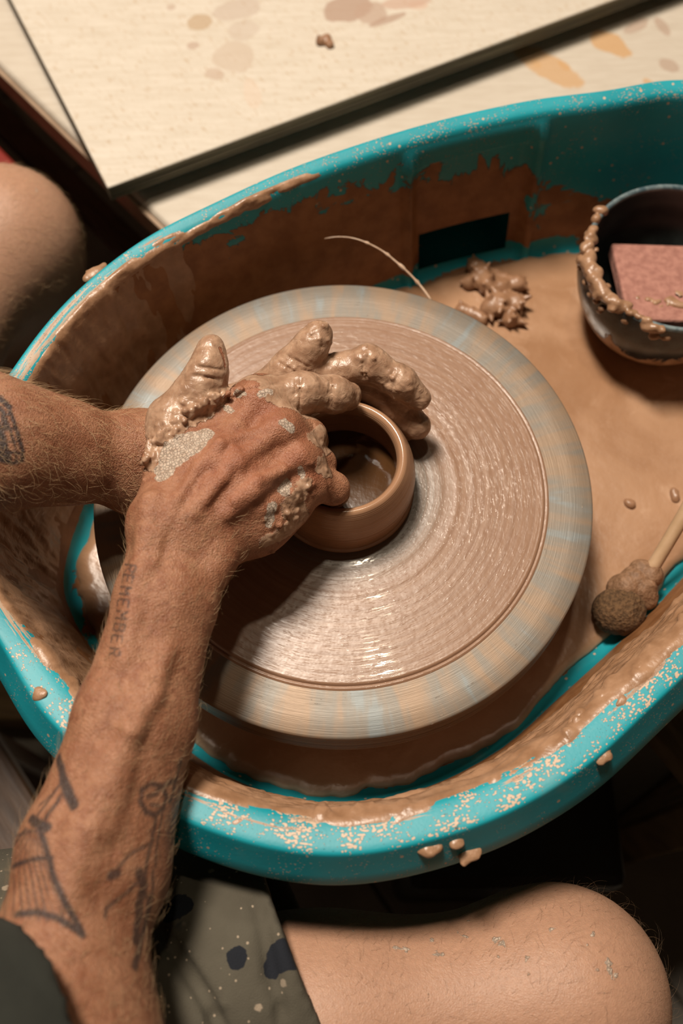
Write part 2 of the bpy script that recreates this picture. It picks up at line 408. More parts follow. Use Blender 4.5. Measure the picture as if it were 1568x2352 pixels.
def mat_board(name, a, b, stains, grain=True, edge=False):
    m = M(name); v = m.obj(); x, y, z = m.xyz(v)
    f = m.noise(m.scale(v, (5, 45, 5)), 6, 5, .65); fl = m.noise(m.scale(m.scale(v, (1, 1, 1), (0, 0, .95)), (60, 190, 1)), 1.6, 5, .65)
    c = m.mix(m.step(f, .3, .7), a, b)
    if grain: c = m.mix(m.math('MULTIPLY', m.step(fl, .54, .72), .75), c, (.42, .28, .15))
    w = m.math('MULTIPLY', m.math('SUBTRACT', m.noise(v, 42, 4), .5), .9)
    for (sx, sy, rx, ry, rot, colr, st) in stains:
        dx = m.math('SUBTRACT', x, sx); dy = m.math('SUBTRACT', y, sy); ca, sa = math.cos(rot), math.sin(rot)
        ux = m.math('ADD', m.math('MULTIPLY', dx, ca/rx), m.math('MULTIPLY', dy, sa/rx)); uy = m.math('ADD', m.math('MULTIPLY', dx, -sa/ry), m.math('MULTIPLY', dy, ca/ry))
        d = m.math('SQRT', m.math('ADD', m.math('MULTIPLY', ux, ux), m.math('MULTIPLY', uy, uy)))
        k = m.step(m.math('ADD', d, w), 1.0, .86)
        c = m.mix(m.math('MULTIPLY', k, st), c, colr)
    m.set(Base_Color=c, Roughness=.5, Normal=m.bump(m.math('ADD', f, m.math('MULTIPLY', fl, .6)), .0004)); return m.m

# ------------------------------------------------------------------ structure: floor of tiles
FLOOR = -0.56
m_grout = simple('grout', (.10, .085, .065), (.15, .13, .10), 60, .9)
m_tile = simple('floor_tile', (.20, .175, .145), (.27, .24, .20), 9, .55, .0004)
floor = mesh_obj('floor', [(-2, -2, FLOOR-.006), (2, -2, FLOOR-.006), (2, 2, FLOOR-.006), (-2, 2, FLOOR-.006)], [(0, 1, 2, 3)], m_grout, smooth=False)
tag(floor, kind='structure')
tile0 = box('tile', (.196, .196, .01), m_tile, floor, bevel=.002, seg=1)
ca, sa = math.cos(math.radians(34)), math.sin(math.radians(34)); first = True
for i in range(-8, 9):
    for k in range(-8, 9):
        px, py = i*.2, k*.2; X, Y = ca*px-sa*py, sa*px+ca*py
        if abs(X) > 1.35 or abs(Y) > 1.35: continue
        o = tile0 if first else tile0.copy()
        if not first: link(o, floor)
        first = False
        o.location = (X, Y, FLOOR-.005); o.rotation_euler = (0, 0, math.radians(34))

# ------------------------------------------------------------------ splash pan
RIMZ = .055
pts = [un(1390, 212, RIMZ), un(1200, 238, RIMZ), un(960, 294, RIMZ), un(700, 379, RIMZ), un(500, 467, RIMZ), un(330, 555, RIMZ), un(180, 672, RIMZ), un(60, 812, RIMZ), (-.224, .015, 0), (-.228, -.055, 0),
       un(36, 1530, RIMZ), un(165, 1700, RIMZ), un(420, 1878, RIMZ), un(740, 1960, RIMZ), un(1051, 1908, RIMZ), un(1308, 1781, RIMZ), un(1514, 1600, RIMZ),
       (.252, -.085, 0), (.325, -.005, 0), (.372, .08, 0), (.385, .165, 0), (.36, .245, 0), (.305, .293, 0), (.25, .302, 0)]
PC, PS = spline([(p[0], p[1]) for p in pts], 420)
Tn = np.roll(PC, -1, 0)-np.roll(PC, 1, 0); Tn /= np.linalg.norm(Tn, axis=1)[:, None]
PN = np.stack([Tn[:, 1], -Tn[:, 0]], 1)
if ((PC-PC.mean(0))*PN).sum() < 0: PN = -PN
for _ in range(3): PN = (np.roll(PN, 1, 0)+PN+np.roll(PN, -1, 0)); PN /= np.linalg.norm(PN, axis=1)[:, None]
FLZ = -.084
prof_in = [(.0135, .031), (.0142, .0325), (.0138, .0345), (.0100, .0405), (.0040, .0505), (.0018, .0544), (.0010, .0556), (.0002, .0561), (-.0010, .0563), (-.004, .0560), (-.010, .0550), (-.0150, .0540), (-.0172, .0527), (-.0192, .0505), (-.0206, .0475)]
for q in range(1, 19):
    f = q/18; prof_in.append((-.0215-.0175*f, .043-.113*f))
prof_in += [(-.0402, -.0755), (-.0440, -.0805), (-.050, -.0832), (-.058, FLZ)]
prof_out = [(-.07, -.092), (-.046, -.089), (-.0375, -.080), (-.0205, .040), (-.012, .047), (-.003, .050), (.004, .044), (.0115, .032)]
def pan_point(i, o, z): return np.array([PC[i, 0]+PN[i, 0]*o, PC[i, 1]+PN[i, 1]*o, z])
def nearest_s(u, v, z):
    p = un(u, v, z)[:2]; return int(np.argmin(np.linalg.norm(PC-p, axis=1)))
NP = len(PC)
sA, sB = nearest_s(930, 300, RIMZ), nearest_s(1235, 226, RIMZ)
lo_, hi_ = min(sA, sB), max(sA, sB)
wrapgap = hi_-lo_ > NP//2
def inrec(i, soft=2.0):
    if wrapgap:
        j = i if i > NP//2 else i+NP; a, b = hi_, lo_+NP
    else: j, a, b = i, lo_, hi_
    return float(sstep(a-soft, a+soft, j)*(1-sstep(b-soft, b+soft, j)))
V = []; clayA = []; splA = []; uvA = []; filA = []
nin, nout = len(prof_in), len(prof_out)
for i in range(NP):
    rr = inrec(i); rs = inrec(i, 1.5) if True else 0
    tl = 0; po = None
    near = float(sstep(.02, -.06, PC[i, 1]*.85 - PC[i, 0]*.45))           # near half of the pan
    left = float(sstep(-.06, -.17, PC[i, 0]))
    right = float(sstep(.10, .24, PC[i, 0]))*(1-near)
    dsh = .0085*(1-near)
    for (o, z) in prof_in:
        if po is not None: tl += math.hypot(o-po[0], z-po[1])
        po = (o, z)
        oo = o + (dsh*min(1., -o/.0206) if o < 0 else 0)
        if z < .040 and o < -.02 and rr > 0:
            oo = o + .015*rr*float(sstep(.040, .030, z))
        V.append(pan_point(i, oo, z)); uvA.append((PS[i], tl))
        if o > -.001: c = -1.0; sp = .18+.25*near
        elif o > -.020: c = -1.0 + .55*near + .3*left*(1-near); sp = 1.0*near+.62*(1-near)
        elif z > -.068:
            h = (z+.07)/.115
            far = (1-near)
            c = far*(.62 - 1.15*sstep(.35, .95, h) - 1.05*right*sstep(.1, .5, h) + .95*left - .25*right + .55*float(sstep(.12, -.03, PC[i, 0]))*float(1-sstep(.9, 1.05, h))) + near*(.5)
            c = c*1.0 + .1; sp = .35
        elif z > -.0815: c = -.62 + .3*(1-near); sp = .1
        else: c = .3; sp = 0
        clayA.append(c); splA.append(sp); filA.append(near*float(sstep(-.0005, -.012, o))*(1. if z > .03 else .3)+.75*left*(1-near)*(z > .045)*(o < -.002)+.35*(1-near)*(z > .045)*(o < 0)*float(sstep(.02, -.14, PC[i, 0])))
    for (o, z) in prof_out:
        oo = o + (dsh if o < -.019 else 0) + (.018*rr+.06*rr*float(sstep(.0, -.02, z)) if (z < .03 and o < -.02) else 0)
        V.append(pan_point(i, oo, z)); clayA.append(-1.); splA.append(0.); filA.append(0.); uvA.append((PS[i], .2+o))
npz = nin+nout
Fq = []
for i in range(NP):
    a, b = i*npz, ((i+1) % NP)*npz
    for k in range(npz):
        if k == nin-1: continue
        if k < nin-1 and -.071 < prof_in[k][1] < -.034 and inrec(i, .1) > .5 and inrec(i-2, .1) > .5 and inrec(i+2, .1) > .5: continue      # the slot at the foot of the recess
        k2 = (k+1) % npz
        Fq.append((a+k, b+k, b+k2, a+k2))
Fq.append(tuple(i*npz+nin-1 for i in range(NP)))
Fq.append(tuple(i*npz+nin for i in range(NP))[::-1])
pan = empty('splash_pan', (0, 0, FLZ-.008), 'big teal plastic splash pan smeared with clay around the potter\'s wheel', 'splash pan')
def add_uv(me, uvA):
    L = me.uv_layers.new(name='UVMap'); vi = np.zeros(len(me.loops), np.int32); me.loops.foreach_get('vertex_index', vi)
    L.data.foreach_set('uv', np.array(uvA, np.float32)[vi].ravel())
po_ = mesh_obj('basin', V, Fq, m_pan, pan, attrs={'clay': clayA, 'splash': splA, 'film': filA})
bm = bmesh.new(); bm.from_mesh(po_.data); bmesh.ops.recalc_face_normals(bm, faces=bm.faces[:]); bm.to_mesh(po_.data); bm.free()
add_uv(po_.data, uvA)
# thick clay smear that sits on the flange and the upper inner wall (ragged where it thins out)
SP, SS = spline([(p[0], p[1]) for p in pts], 1500)
Ts = np.roll(SP, -1, 0)-np.roll(SP, 1, 0); Ts /= np.linalg.norm(Ts, axis=1)[:, None]; SN = np.stack([Ts[:, 1], -Ts[:, 0]], 1)
if ((SP-SP.mean(0))*SN).sum() < 0: SN = -SN
for _ in range(8): SN = (np.roll(SN, 1, 0)+SN+np.roll(SN, -1, 0)); SN /= np.linalg.norm(SN, axis=1)[:, None]
cross = [(-.001, .0563), (-.004, .0560), (-.010, .0550), (-.0150, .0540), (-.0172, .0527), (-.0192, .0505), (-.0206, .0475), (-.0215, .043), (-.0255, .018), (-.030, -.012), (-.0365, -.055)]
CR, cs = spline(cross, 84, False)
tn = np.gradient(CR, axis=0); tn /= np.linalg.norm(tn, axis=1)[:, None]; cn = np.stack([-tn[:, 1]*-1, tn[:, 0]*-1], 1)   # towards inside/up
cn = np.stack([tn[:, 1], -tn[:, 0]], 1)
if cn[0, 1] < 0: cn = -cn
nS, nT = len(SP), len(CR)
ii = np.repeat(np.arange(nS), nT); jj = np.tile(np.arange(nT), nS)
px0, py0 = SP[ii, 0], SP[ii, 1]
key = px0*.45 - py0*.85
nearw = sstep(.0, .07, key); leftw = sstep(-.10, -.17, px0)
tt = cs[jj]                                                    # distance from the crease going inwards
base = np.stack([SP[ii, 0], SP[ii, 1], tt*0], 1)
elong = np.stack([SS[ii]*.30, tt*1.0, tt*0], 1)
n_a = fbm(elong, 60, 3, 4); n_b = fbm(np.stack([SS[ii]*.4, tt, tt*0], 1), 110, 9, 4); n_c = fbm(np.stack([SS[ii], tt*0, tt*0], 1), 22, 5, 3)
edge = .0105 + .0060*n_c
thick = sstep(0, .007, tt-edge + .0055*n_a)*(1-sstep(.072, .084, tt + .012*n_c + .006*n_a))
blob_ = sstep(.30, .55, fbm(np.stack([SS[ii]*.8, tt, tt*0], 1), 120, 41, 2))*sstep(.02, .0, np.abs(tt-.016))
hN = .0032*thick*(.25+.75*sstep(.006, .022, tt-edge))*(1 + .8*n_b + .25*np.sin(tt*900+14*n_a) + 1.3*blob_)*nearw
streak_ = sstep(.22, .45, n_a - .25*sstep(.004, -.001, tt-edge+.004))*.0008*nearw*(1-sstep(.03, .045, tt))
# left wall: runs of clay down the inside
hL = leftw*sstep(.012, .02, tt+.006*n_c)*(.0014 + .0034*np.clip(fbm(np.stack([SS[ii]*1.2, tt*.35, tt*0], 1), 55, 21, 4), -.3, 1))
# far rim: clay along inner edge between the left arm and the board
farw = sstep(.0, -.05, key)*sstep(-.005, -.05, px0)*(1-leftw*.5)
hF = farw*sstep(.003, .010, tt-.006+.006*n_c)*(1-sstep(.018, .024, tt+.004*n_a))*.0017*(1+2.2*n_b)
H = np.maximum.reduce([hN, hL, hF, streak_]) - .0005
near_s = sstep(.02, -.06, SP[:, 1]*.85-SP[:, 0]*.45)[ii]; DSH = .0085*(1-near_s)*np.minimum(1., np.maximum(-CR[jj, 0], 0)/.0206)
PZ = np.stack([SP[ii, 0]+SN[ii, 0]*(CR[jj, 0]+DSH+cn[jj, 0]*H), SP[ii, 1]+SN[ii, 1]*(CR[jj, 0]+DSH+cn[jj, 0]*H), CR[jj, 1]+cn[jj, 1]*H], 1)
Fg = grid_faces(nS, nT, True)
Fg = Fg[(H[Fg] > -.0004).any(1)]
used = np.unique(Fg); rm = np.full(len(PZ), -1); rm[used] = np.arange(len(used))
sm = mesh_obj('clay_smear', PZ[used], rm[Fg], m_clay, pan); tag(sm, 'wet brown clay smeared thick along the rim', kind='stuff')

# ------------------------------------------------------------------ wheel machine under the pan
m_dark = simple('machine_paint', (.02, .018, .016), (.035, .03, .026), 20, .5)
mach = empty('pottery_wheel', (0, 0, FLOOR), 'pottery wheel with round grey clay-coated head, under the bowl and inside the pan', 'pottery wheel')
box('shade_box', (.19, .22, .26), m_dark, mach, (.145, -.13, .13), bevel=.012)  # dark box added to stand in for the black shade beside the pan
box('housing', (.30, .26, .14), m_dark, mach, (0.02, -.01, FLZ-.01-.072-FLOOR), bevel=.012)
for sx in (-1, 1):
    for sy in (-1, 1):
        box('leg', (.04, .04, .34), m_dark, mach, (0.02+sx*.11, -.01+sy*.09, .17), bevel=.004)

# ------------------------------------------------------------------ slip on the pan floor
rings = [1, .993, .96, .92, .86, .78, .68, .56, .42, .26, .1]
ctr = PC.mean(0); V = []
for i in range(NP):
    wv = .0035*vnoise(np.array([[PS[i], 0, 0]]), 30, 4)[0] + .003*vnoise(np.array([[PS[i], 0, 0]]), 90, 5)[0]
    e = PC[i]-PN[i]*(.0455-.0085*(1-float(sstep(.02, -.06, PC[i, 1]*.85-PC[i, 0]*.45)))+wv*.8)
    for q, k in enumerate(rings):
        p = ctr+(e-ctr)*k; V.append((p[0], p[1], -.0812 if q == 0 else -.0772))
V = np.array(V); V[:, 2] += .0009*fbm(V*[1, 1, 0], 40, 2, 3)*(V[:, 2] > -.08)
Fg = [tuple(f) for f in grid_faces(NP, len(rings), True)]; Fg.append(tuple(i*len(rings)+len(rings)-1 for i in range(NP)))
sl = mesh_obj('clay_slip', V, Fg, m_slip)
bm = bmesh.new(); bm.from_mesh(sl.data); bmesh.ops.recalc_face_normals(bm, faces=bm.faces[:])
if sum(f.normal.z*f.calc_area() for f in bm.faces) < 0: bmesh.ops.reverse_faces(bm, faces=bm.faces[:])
bm.to_mesh(sl.data); bm.free()
tag(sl, 'pool of wet brown slip covering the pan floor around the wheel', 'slip', kind='stuff')

# ------------------------------------------------------------------ wheel head
whl = empty('wheel_head', (0, 0, -FLOOR), 'round grey wheel head with brown clay film', None); whl.parent = mach
Vd, Fd = lathe([(0.0005, 0), (.06, 0), (.12, 0), (.150, 0), (.1635, 0), (.1648, -.0006), (.1652, -.0018)], 160); mesh_obj('disc', Vd, Fd, m_wheel, whl)
Vd, Fd = lathe([(.1652, -.0018), (.1654, -.012), (.1650, -.020), (.1662, -.026), (.1662, -.030), (.164, -.032), (.03, -.032)], 160); mesh_obj('disc_edge', Vd, Fd, m_wheelside, whl)
Vd, Fd = lathe([(.029, -.031), (.029, -.086)], 32); mesh_obj('shaft', Vd, Fd, m_dark, whl)
pr = [(.0005, .0022)] + [(r, .0022 + .00012*math.sin(r*520)*(r < .085)+.00003*math.sin(r*1170+1)) for r in np.linspace(.04, .1312, 92)] + [(.1322, .0024), (.1332, .0012), (.1337, .0001), (.1342, .0009), (.1352, .0009), (.1362, .0001)]
Vd, Fd = lathe(pr, 160); cl = mesh_obj('clay_film', Vd, Fd, m_wheelclay, whl); tag(cl, 'wet brown clay film with throwing rings')

# ------------------------------------------------------------------ the bowl being thrown
prof = [(.0005, .0022), (.0440, .0022), (.0452, .004), (.0462, .010), (.0468, .018), (.0464, .026), (.0450, .033), (.0430, .039), (.0412, .0435), (.0395, .0462), (.0378, .0470), (.0360, .0462), (.0345, .044), (.0338, .041), (.0345, .036), (.0362, .029), (.0368, .021), (.0360, .014), (.033, .010), (.0005, .008)]
P2, _ = spline(prof, 110, False)
bowl = empty('bowl', (0, 0, .002), 'small wet clay bowl being thrown, between the hands on the wheel', 'bowl')
Vd, Fd = lathe(P2, 128); mesh_obj('wall', Vd, Fd, m_pot, bowl)
Vd, Fd = lathe([(.0005, .0135), (.02, .0135), (.0364, .0137)], 64); w = mesh_obj('slip', Vd, Fd[:, ::-1], m_potslip_shade, bowl); tag(w, 'glossy brown slip in the bowl', kind='stuff')

# ------------------------------------------------------------------ work table, ware board
TZ = -.10
m_table = None
def loc2(u, v, z): p = un(u, v, z); return p[0], p[1]
tan_ = (.56, .33, .15); pinkish = (.40, .27, .20)
tc1 = np.array(loc2(372, 508, TZ)); tc0 = np.array(loc2(0, 150, TZ)); dl = (tc0-tc1)/np.linalg.norm(tc0-tc1)
dr = np.array([dl[1], -dl[0]]);  dr = dr if dr[0] > 0 else -dr
near_c = tc1 - dl*.085
tst = []
for (u, v, a, b, rot, c, s_) in [(1255, 150, 105, 32, -.75, tan_, .75), (1400, 100, 62, 25, -.75, tan_, .85), (1295, 150, 22, 9, -1.0, tan_, .7), (1230, 145, 20, 9, -1.0, tan_, .5), (1520, 60, 34, 12, -1.2, pinkish, .6), (1460, 60, 40, 14, .6, pinkish, .6), (1535, 150, 28, 16, -.8, pinkish, .6), (1490, 190, 20, 9, -.9, tan_, .7)]:
    x_, y_ = loc2(u, v, TZ); tst.append((x_-tc1[0], y_-tc1[1], a/2450, b/1900, rot, c, s_))
m_table = mat_board('table_top', (.53, .46, .375), (.60, .535, .45), tst, False)
m_tedge = simple('table_edge', (.30, .20, .13), (.40, .28, .19), 30, .5)
tab = empty('work_table', (float(tc1[0]), float(tc1[1]), FLOOR), 'pale work table with stained top behind the teal pan', 'table')
A = near_c; B = near_c+np.array([1.45, .36]); Cc = B+np.array([-.25, .95]); D_ = A+dl*.95
def slab(name, quad, z0, z1, mat, parent, bev=.006, seg=3):
    bm = bmesh.new(); vs = [bm.verts.new((*q, z1)) for q in quad]; f = bm.faces.new(vs)
    r = bmesh.ops.extrude_face_region(bm, geom=[f]); bmesh.ops.translate(bm, vec=(0, 0, z0-z1), verts=[e for e in r['geom'] if isinstance(e, bmesh.types.BMVert)])
    bmesh.ops.recalc_face_normals(bm, faces=bm.faces[:])
    bmesh.ops.bevel(bm, geom=bm.edges[:], offset=bev, segments=seg, affect='EDGES', profile=.5)
    me = bpy.data.meshes.new(name); bm.to_mesh(me); bm.free(); me.materials.append(mat)
    if parent is not None: me.transform(Matrix.Translation(-Vector(parent.location)))
    return link(bpy.data.objects.new(name, me), parent)
# the table's front is cut back behind the wheel, its left part runs on beside it
slab('table_top', [A, B, Cc, D_], TZ-.030, TZ, m_table, tab)
E1 = dr*.0015; slab('edge_strip', [A-E1*3, A-E1*.3, D_-E1*.3, D_-E1*3], TZ-.031, TZ-.005, m_tedge, tab, .001, 1)
for c in (A+dl*.30+dr*.25, B+np.array([-.08, .06]), Cc+np.array([-.06, -.08]), D_-dl*.06+dr*.05):
    box('leg', (.05, .05, TZ-.03-FLOOR), m_tedge, tab, (c[0]-tc1[0], c[1]-tc1[1], (TZ-.03-FLOOR)/2), bevel=.004)

BZ0, BZ1 = TZ+.016, TZ+.032
k0 = np.array(loc2(247, 431, BZ1)); k1 = np.array(loc2(1400, 2, BZ1)); k2 = np.array(loc2(50, 48, BZ1))
dx_ = (k1-k0)/np.linalg.norm(k1-k0); dy_ = (k2-k0)/np.linalg.norm(k2-k0)
bst = []
for (u, v, a, b, rot, c, s_) in [(460, 52, 28, 20, 0, (.44, .31, .19), .75), (393, 17, 12, 9, 0, pinkish, .5), (443, 105, 15, 10, .4, (.42, .29, .22), .65), (545, 20, 55, 28, .3, (.46, .36, .29), .55), (560, 70, 40, 28, .9, (.46, .36, .29), .4), (535, 130, 50, 40, .3, (.48, .37, .28), .55), (495, 170, 26, 14, -.5, (.44, .31, .23), .55), (580, 215, 20, 36, .2, (.62, .47, .36), .4), (800, 20, 62, 34, .4, (.38, .25, .185), .8), (850, 30, 40, 30, .1, (.42, .29, .22), .7), (890, 45, 55, 8, .45, (.38, .25, .185), .7), (960, 12, 26, 12, 0, (.58, .40, .30), .6), (935, 5, 60, 18, .2, (.5, .33, .25), .7)]:
    x_, y_ = loc2(u, v, BZ1); bst.append((x_-k0[0], y_-k0[1], a/2450, b/1800, rot, c, s_))
m_boardtop = mat_board('board_top', (.56, .49, .40), (.64, .575, .49), bst)
def mat_ply():
    m = M('ply_edge'); x, y, z = m.xyz(m.obj()); f = m.noise(m.comb(m.math('MULTIPLY', x, .02), m.math('MULTIPLY', y, .02), z), 260, 3)
    g = m.noise(m.scale(m.obj(), (30, 30, 300)), 3, 3)
    m.set(Base_Color=m.mix(m.step(f, .4, .6), (.10, .085, .055), (.20, .175, .115)), Roughness=.7, Normal=m.bump(g, .001)); return m.m
m_ply = mat_ply()
brd = empty('ware_board', (float(k0[0]), float(k0[1]), BZ0), 'speckled pale plywood ware board lying across the table behind the pan', 'board')
q = [k0, k0+dx_*.80, k0+dx_*.80+dy_*.32, k0+dy_*.32]
slab('face_veneer', q, BZ1-.002, BZ1, m_boardtop, brd, .0006, 1)
zz = BZ0
for n_ in range(5):
    ins = .0006 if n_ % 2 else 0.0; h_ = (BZ1-.002-BZ0)/5
    qq = [q[0]+(dx_+dy_)*ins, q[1]+(-dx_+dy_)*ins, q[2]-(dx_+dy_)*ins, q[3]+(dx_-dy_)*ins]
    slab('ply', qq, zz, zz+h_, m_ply, brd, .0003, 1); zz += h_
m_batten = simple('batten_wood', (.22, .15, .08), (.32, .22, .12), 25, .6)  # unseen battens, added to lift the board so a dark shadow band shows
for f_, bl_ in ((.16, 'thin wooden batten added to raise the ware board near its left end'), (.62, 'thin wooden batten added to raise the ware board near its right end')):
    c0 = k0+dx_*f_+dy_*.045; bt = slab('batten', [c0, c0+dx_*.035, c0+dx_*.035+dy_*.24, c0+dy_*.24], TZ, BZ0, m_batten, None, .001, 1)
    tag(bt, bl_, 'batten', 'added battens raising the ware board')

# ------------------------------------------------------------------ glazed cup with a pink block, clay scraps, stick sponge
random.seed(4)
cc = un(1557, 588, .0); cupx, cupy = float(cc[0]), float(cc[1]); CB = -.0772
def mat_cup():
    m = M('dark_glaze'); v = m.obj(); x, y, z = m.xyz(v)
    f = m.noise(m.scale(v, (1, 1, .6)), 48, 5, .6, .6)
    lvl = m.step(z, .052, .012)
    k = m.step(m.math('ADD', f, m.math('MULTIPLY', lvl, .30)), .60, .65)
    g = m.mix(m.step(m.noise(v, 120, 4), .3, .7), (.010, .014, .018), (.035, .055, .065))
    c = m.mix(k, g, m.mix(m.step(m.noise(v, 130, 3), .3, .7), CLAY_D, (.50, .31, .19)))
    m.set(Base_Color=c, Roughness=m.lerp(k, .22, .55), Normal=m.bump(m.math('ADD', k, m.math('MULTIPLY', f, .5)), .0008)); return m.m
m_cup = mat_cup(); m_cupin = simple('cup_inside_glaze', (.008, .010, .010), (.02, .025, .024), 60, .3)
m_rim = simple('cup_rim', (.06, .10, .12), (.20, .25, .26), 150, .35)
cup = empty('glazed_cup', (cupx, cupy, CB), 'dark blue-black glazed cup crusted with clay, standing in the slip', 'cup')
def cupmesh(name, prof, mat):
    p, _ = spline(prof, 48, False); Vv, Ff = lathe(p, 96)
    return mesh_obj(name, Vv+np.array([cupx, cupy, CB]), Ff, mat, cup)
cupmesh('outer_wall', [(.0005, .0), (.040, .0), (.045, .002), (.055, .014), (.064, .032), (.0688, .050), (.0692, .062), (.0680, .0765)], m_cup)
cupmesh('rim', [(.0680, .0765), (.0672, .0787), (.0655, .0792), (.0640, .0780), (.0636, .0760)], m_rim)
cupmesh('inner_wall', [(.0636, .0760), (.0640, .062), (.0620, .045), (.054, .028), (.040, .014), (.0005, .010)], m_cupin)
# clay crust on the left of the rim
F_ = Field((cupx-.085, cupy-.08, -.055), (cupx+.03, cupy+.05, .02), .0012)
for q in range(170):
    a = math.radians(random.gauss(196, 24)); a = min(max(a, math.radians(138)), math.radians(262))
    rr = .0665+random.gauss(0, .0022); zz = CB+.0785-abs(random.gauss(0, .004)) - (.010*random.random() if random.random() < .25 else 0)
    if zz < CB+.066: rr = .0700
    r = random.uniform(.0014, .0034); F_.cone((np.array([cupx+rr*math.cos(a), cupy+rr*math.sin(a), zz]), r), (np.array([cupx+rr*math.cos(a+.03), cupy+rr*math.sin(a+.03), zz+.001]), r), .002)
Vv, Ff = F_.mesh(); cr = mesh_obj('clay_crust', Vv, Ff, m_clay, cup); tag(cr, 'lumpy wet clay crusted on the left of the rim')
m_block = simple('pink_block', (.30, .13, .10), (.42, .20, .155), 160, .85, .0012)
blk = empty('pink_block', (cupx+.0025, cupy-.003, CB+.044), 'rough pinkish square block sitting inside the dark glazed cup', 'block')
bo = box('body', (.079, .086, .012), m_block, blk, bevel=.002, rot=(-.20, .03, -.03))
F_ = Field((cupx-.06, cupy-.06, CB+.055), (cupx+.06, cupy+.06, CB+.08), .0012)
for q in range(46):
    r = random.uniform(.0009, .0028); yy = -.030+abs(random.gauss(0, .012)); p = np.array([cupx+random.gauss(.004, .015), cupy+yy, CB+.0502-(yy+.003)*.2])
    F_.cone((p, r), (p+np.array([random.uniform(-.004, .004), random.uniform(-.003, .003), 0]), r*.8), .002)
Vv, Ff = F_.mesh(); cr = mesh_obj('clay_crumb', Vv, Ff, m_clay, blk); tag(cr, 'crumbs of wet clay on the block', kind='stuff')

def lump(name, label, cat, us, z, h=.0011, mat=m_clay_lump, spikes=0, seed=1, parent=None, k=.004):
    rnd = random.Random(seed); js = [(un(u, v, z_), r) for (u, v, z_, r) in us]
    P = np.array([j[0] for j in js]); R = max(j[1] for j in js)+.006
    f = Field(P.min(0)-R, P.max(0)+R, h)
    for p, r in js: f.cone((p, r), (p, r), k)
    for a, b in zip(js[:-1], js[1:]): f.cone((a[0], min(a[1], b[1])*.75), (b[0], min(a[1], b[1])*.75), k)
    for q in range(spikes):
        p, r = rnd.choice(js); d = np.array([rnd.gauss(0, 1), rnd.gauss(0, 1), abs(rnd.gauss(.4, .6))]); d /= np.linalg.norm(d)
        f.cone((p+d*r*.6, r*.5), (p+d*(r*rnd.uniform(1.1, 2.0)), r*.10), .0015)
    Vv, Ff = f.mesh(); Vv = Vv + (.0011*fbm(Vv, 160, seed, 3))[:, None]*np.array([1, .6, 1.2])
    c = Vv.mean(0); c[2] = Vv[:, 2].min()
    if parent is not None: Vv[:, 2] = c[2]+.0008+(Vv[:, 2]-c[2])*.5
    if parent is None:
        o = mesh_obj(name, Vv-c, Ff, mat); o.location = c; tag(o, label, cat); return o
    o = mesh_obj(name, Vv, Ff, mat, parent); return o
lump('clay_scrap', 'jagged scrap of wet clay in the slip, farther of the two behind the wheel', 'clay scrap', [(1075, 650, -.074, .006), (1105, 632, -.073, .008), (1120, 655, -.072, .009), (1150, 662, -.073, .008), (1190, 652, -.072, .006), (1090, 612, -.075, .007)], 0, spikes=30, seed=11)
lump('clay_scrap', 'spiky scrap of wet clay in the slip, nearer of the two beside the wheel', 'clay scrap', [(1125, 708, -.073, .008), (1150, 700, -.071, .010), (1178, 696, -.071, .009), (1172, 730, -.074, .008)], 0, spikes=34, seed=15)
lump('clay_scrap', 'small low scrap of wet clay half hidden behind the wheel rim', 'clay scrap', [(1060, 712, -.075, .005), (1085, 722, -.075, .006), (1105, 735, -.075, .005)], 0, spikes=6, seed=19)
lump('clay_crumb', 'small ring-shaped crumb of dried clay on the ware board', 'clay crumb', [(735, 95, BZ1+.002, .004), (750, 90, BZ1+.002, .0045), (757, 103, BZ1+.002, .003)], 0, h=.0009, spikes=4, seed=3)
lump('clay_drop', 'low drop of clay in the slip left of the sponge stick', 'clay drop', [(1448, 1160, -.0765, .003), (1440, 1153, -.0765, .002)], 0, h=.0008, seed=5)
lump('clay_drop', 'tiny drop of clay in the slip near the right photo edge, above the stick', 'clay drop', [(1548, 1130, -.0765, .003), (1552, 1145, -.0765, .0025)], 0, h=.0008, seed=6)
for u, v, r, s_ in [(216, 622, .0065, 31), (1075, 1958, .0055, 32), (1045, 1937, .004, 33), (1330, 1655, .006, 34), (1430, 1618, .006, 35), (1386, 1622, .0055, 36), (1460, 1575, .005, 37), (1262, 1752, .005, 38), (1346, 1662, .005, 39), (1500, 1530, .007, 40), (775, 1898, .0045, 41), (845, 1905, .005, 42), (988, 1952, .006, 43), (545, 1890, .003, 44), (1390, 1735, .004, 45), (95, 1592, .0035, 46)]:
    z_ = RIMZ-.002 if v < 1000 else (RIMZ-.004 if r > .0045 else RIMZ-.003)
    i_ = int(np.argmin(np.linalg.norm(PC-un(u, v, z_)[:2], axis=1))); off = float((un(u, v, z_)[:2]-PC[i_])@PN[i_])
    z_ = float(np.interp(off, [-.0205, -.0185, -.0155, -.010, -.004, 0, .0035, .0125], [.0462, .049, .051, .0535, .056, .056, .053, .037]))+.001
    rq = random.Random(s_); js_ = [(u, v, z_, r*.5)]
    for q_ in range(7):
        a_ = rq.gauss(0, .55)+(-.6 if v > 1000 else -.7); d_ = rq.uniform(-1, 1)*r*4600; js_.append((u+d_*math.cos(a_), v+d_*math.sin(a_), z_-.0010*abs(d_)/(r*4600)+rq.uniform(-.001, .001), r*rq.uniform(.16, .45)))
    lump('clay_lump', None, None, js_, 0, h=.0008, mat=m_clay, spikes=3 if r > .0055 else 1, seed=s_, parent=pan, k=.003)

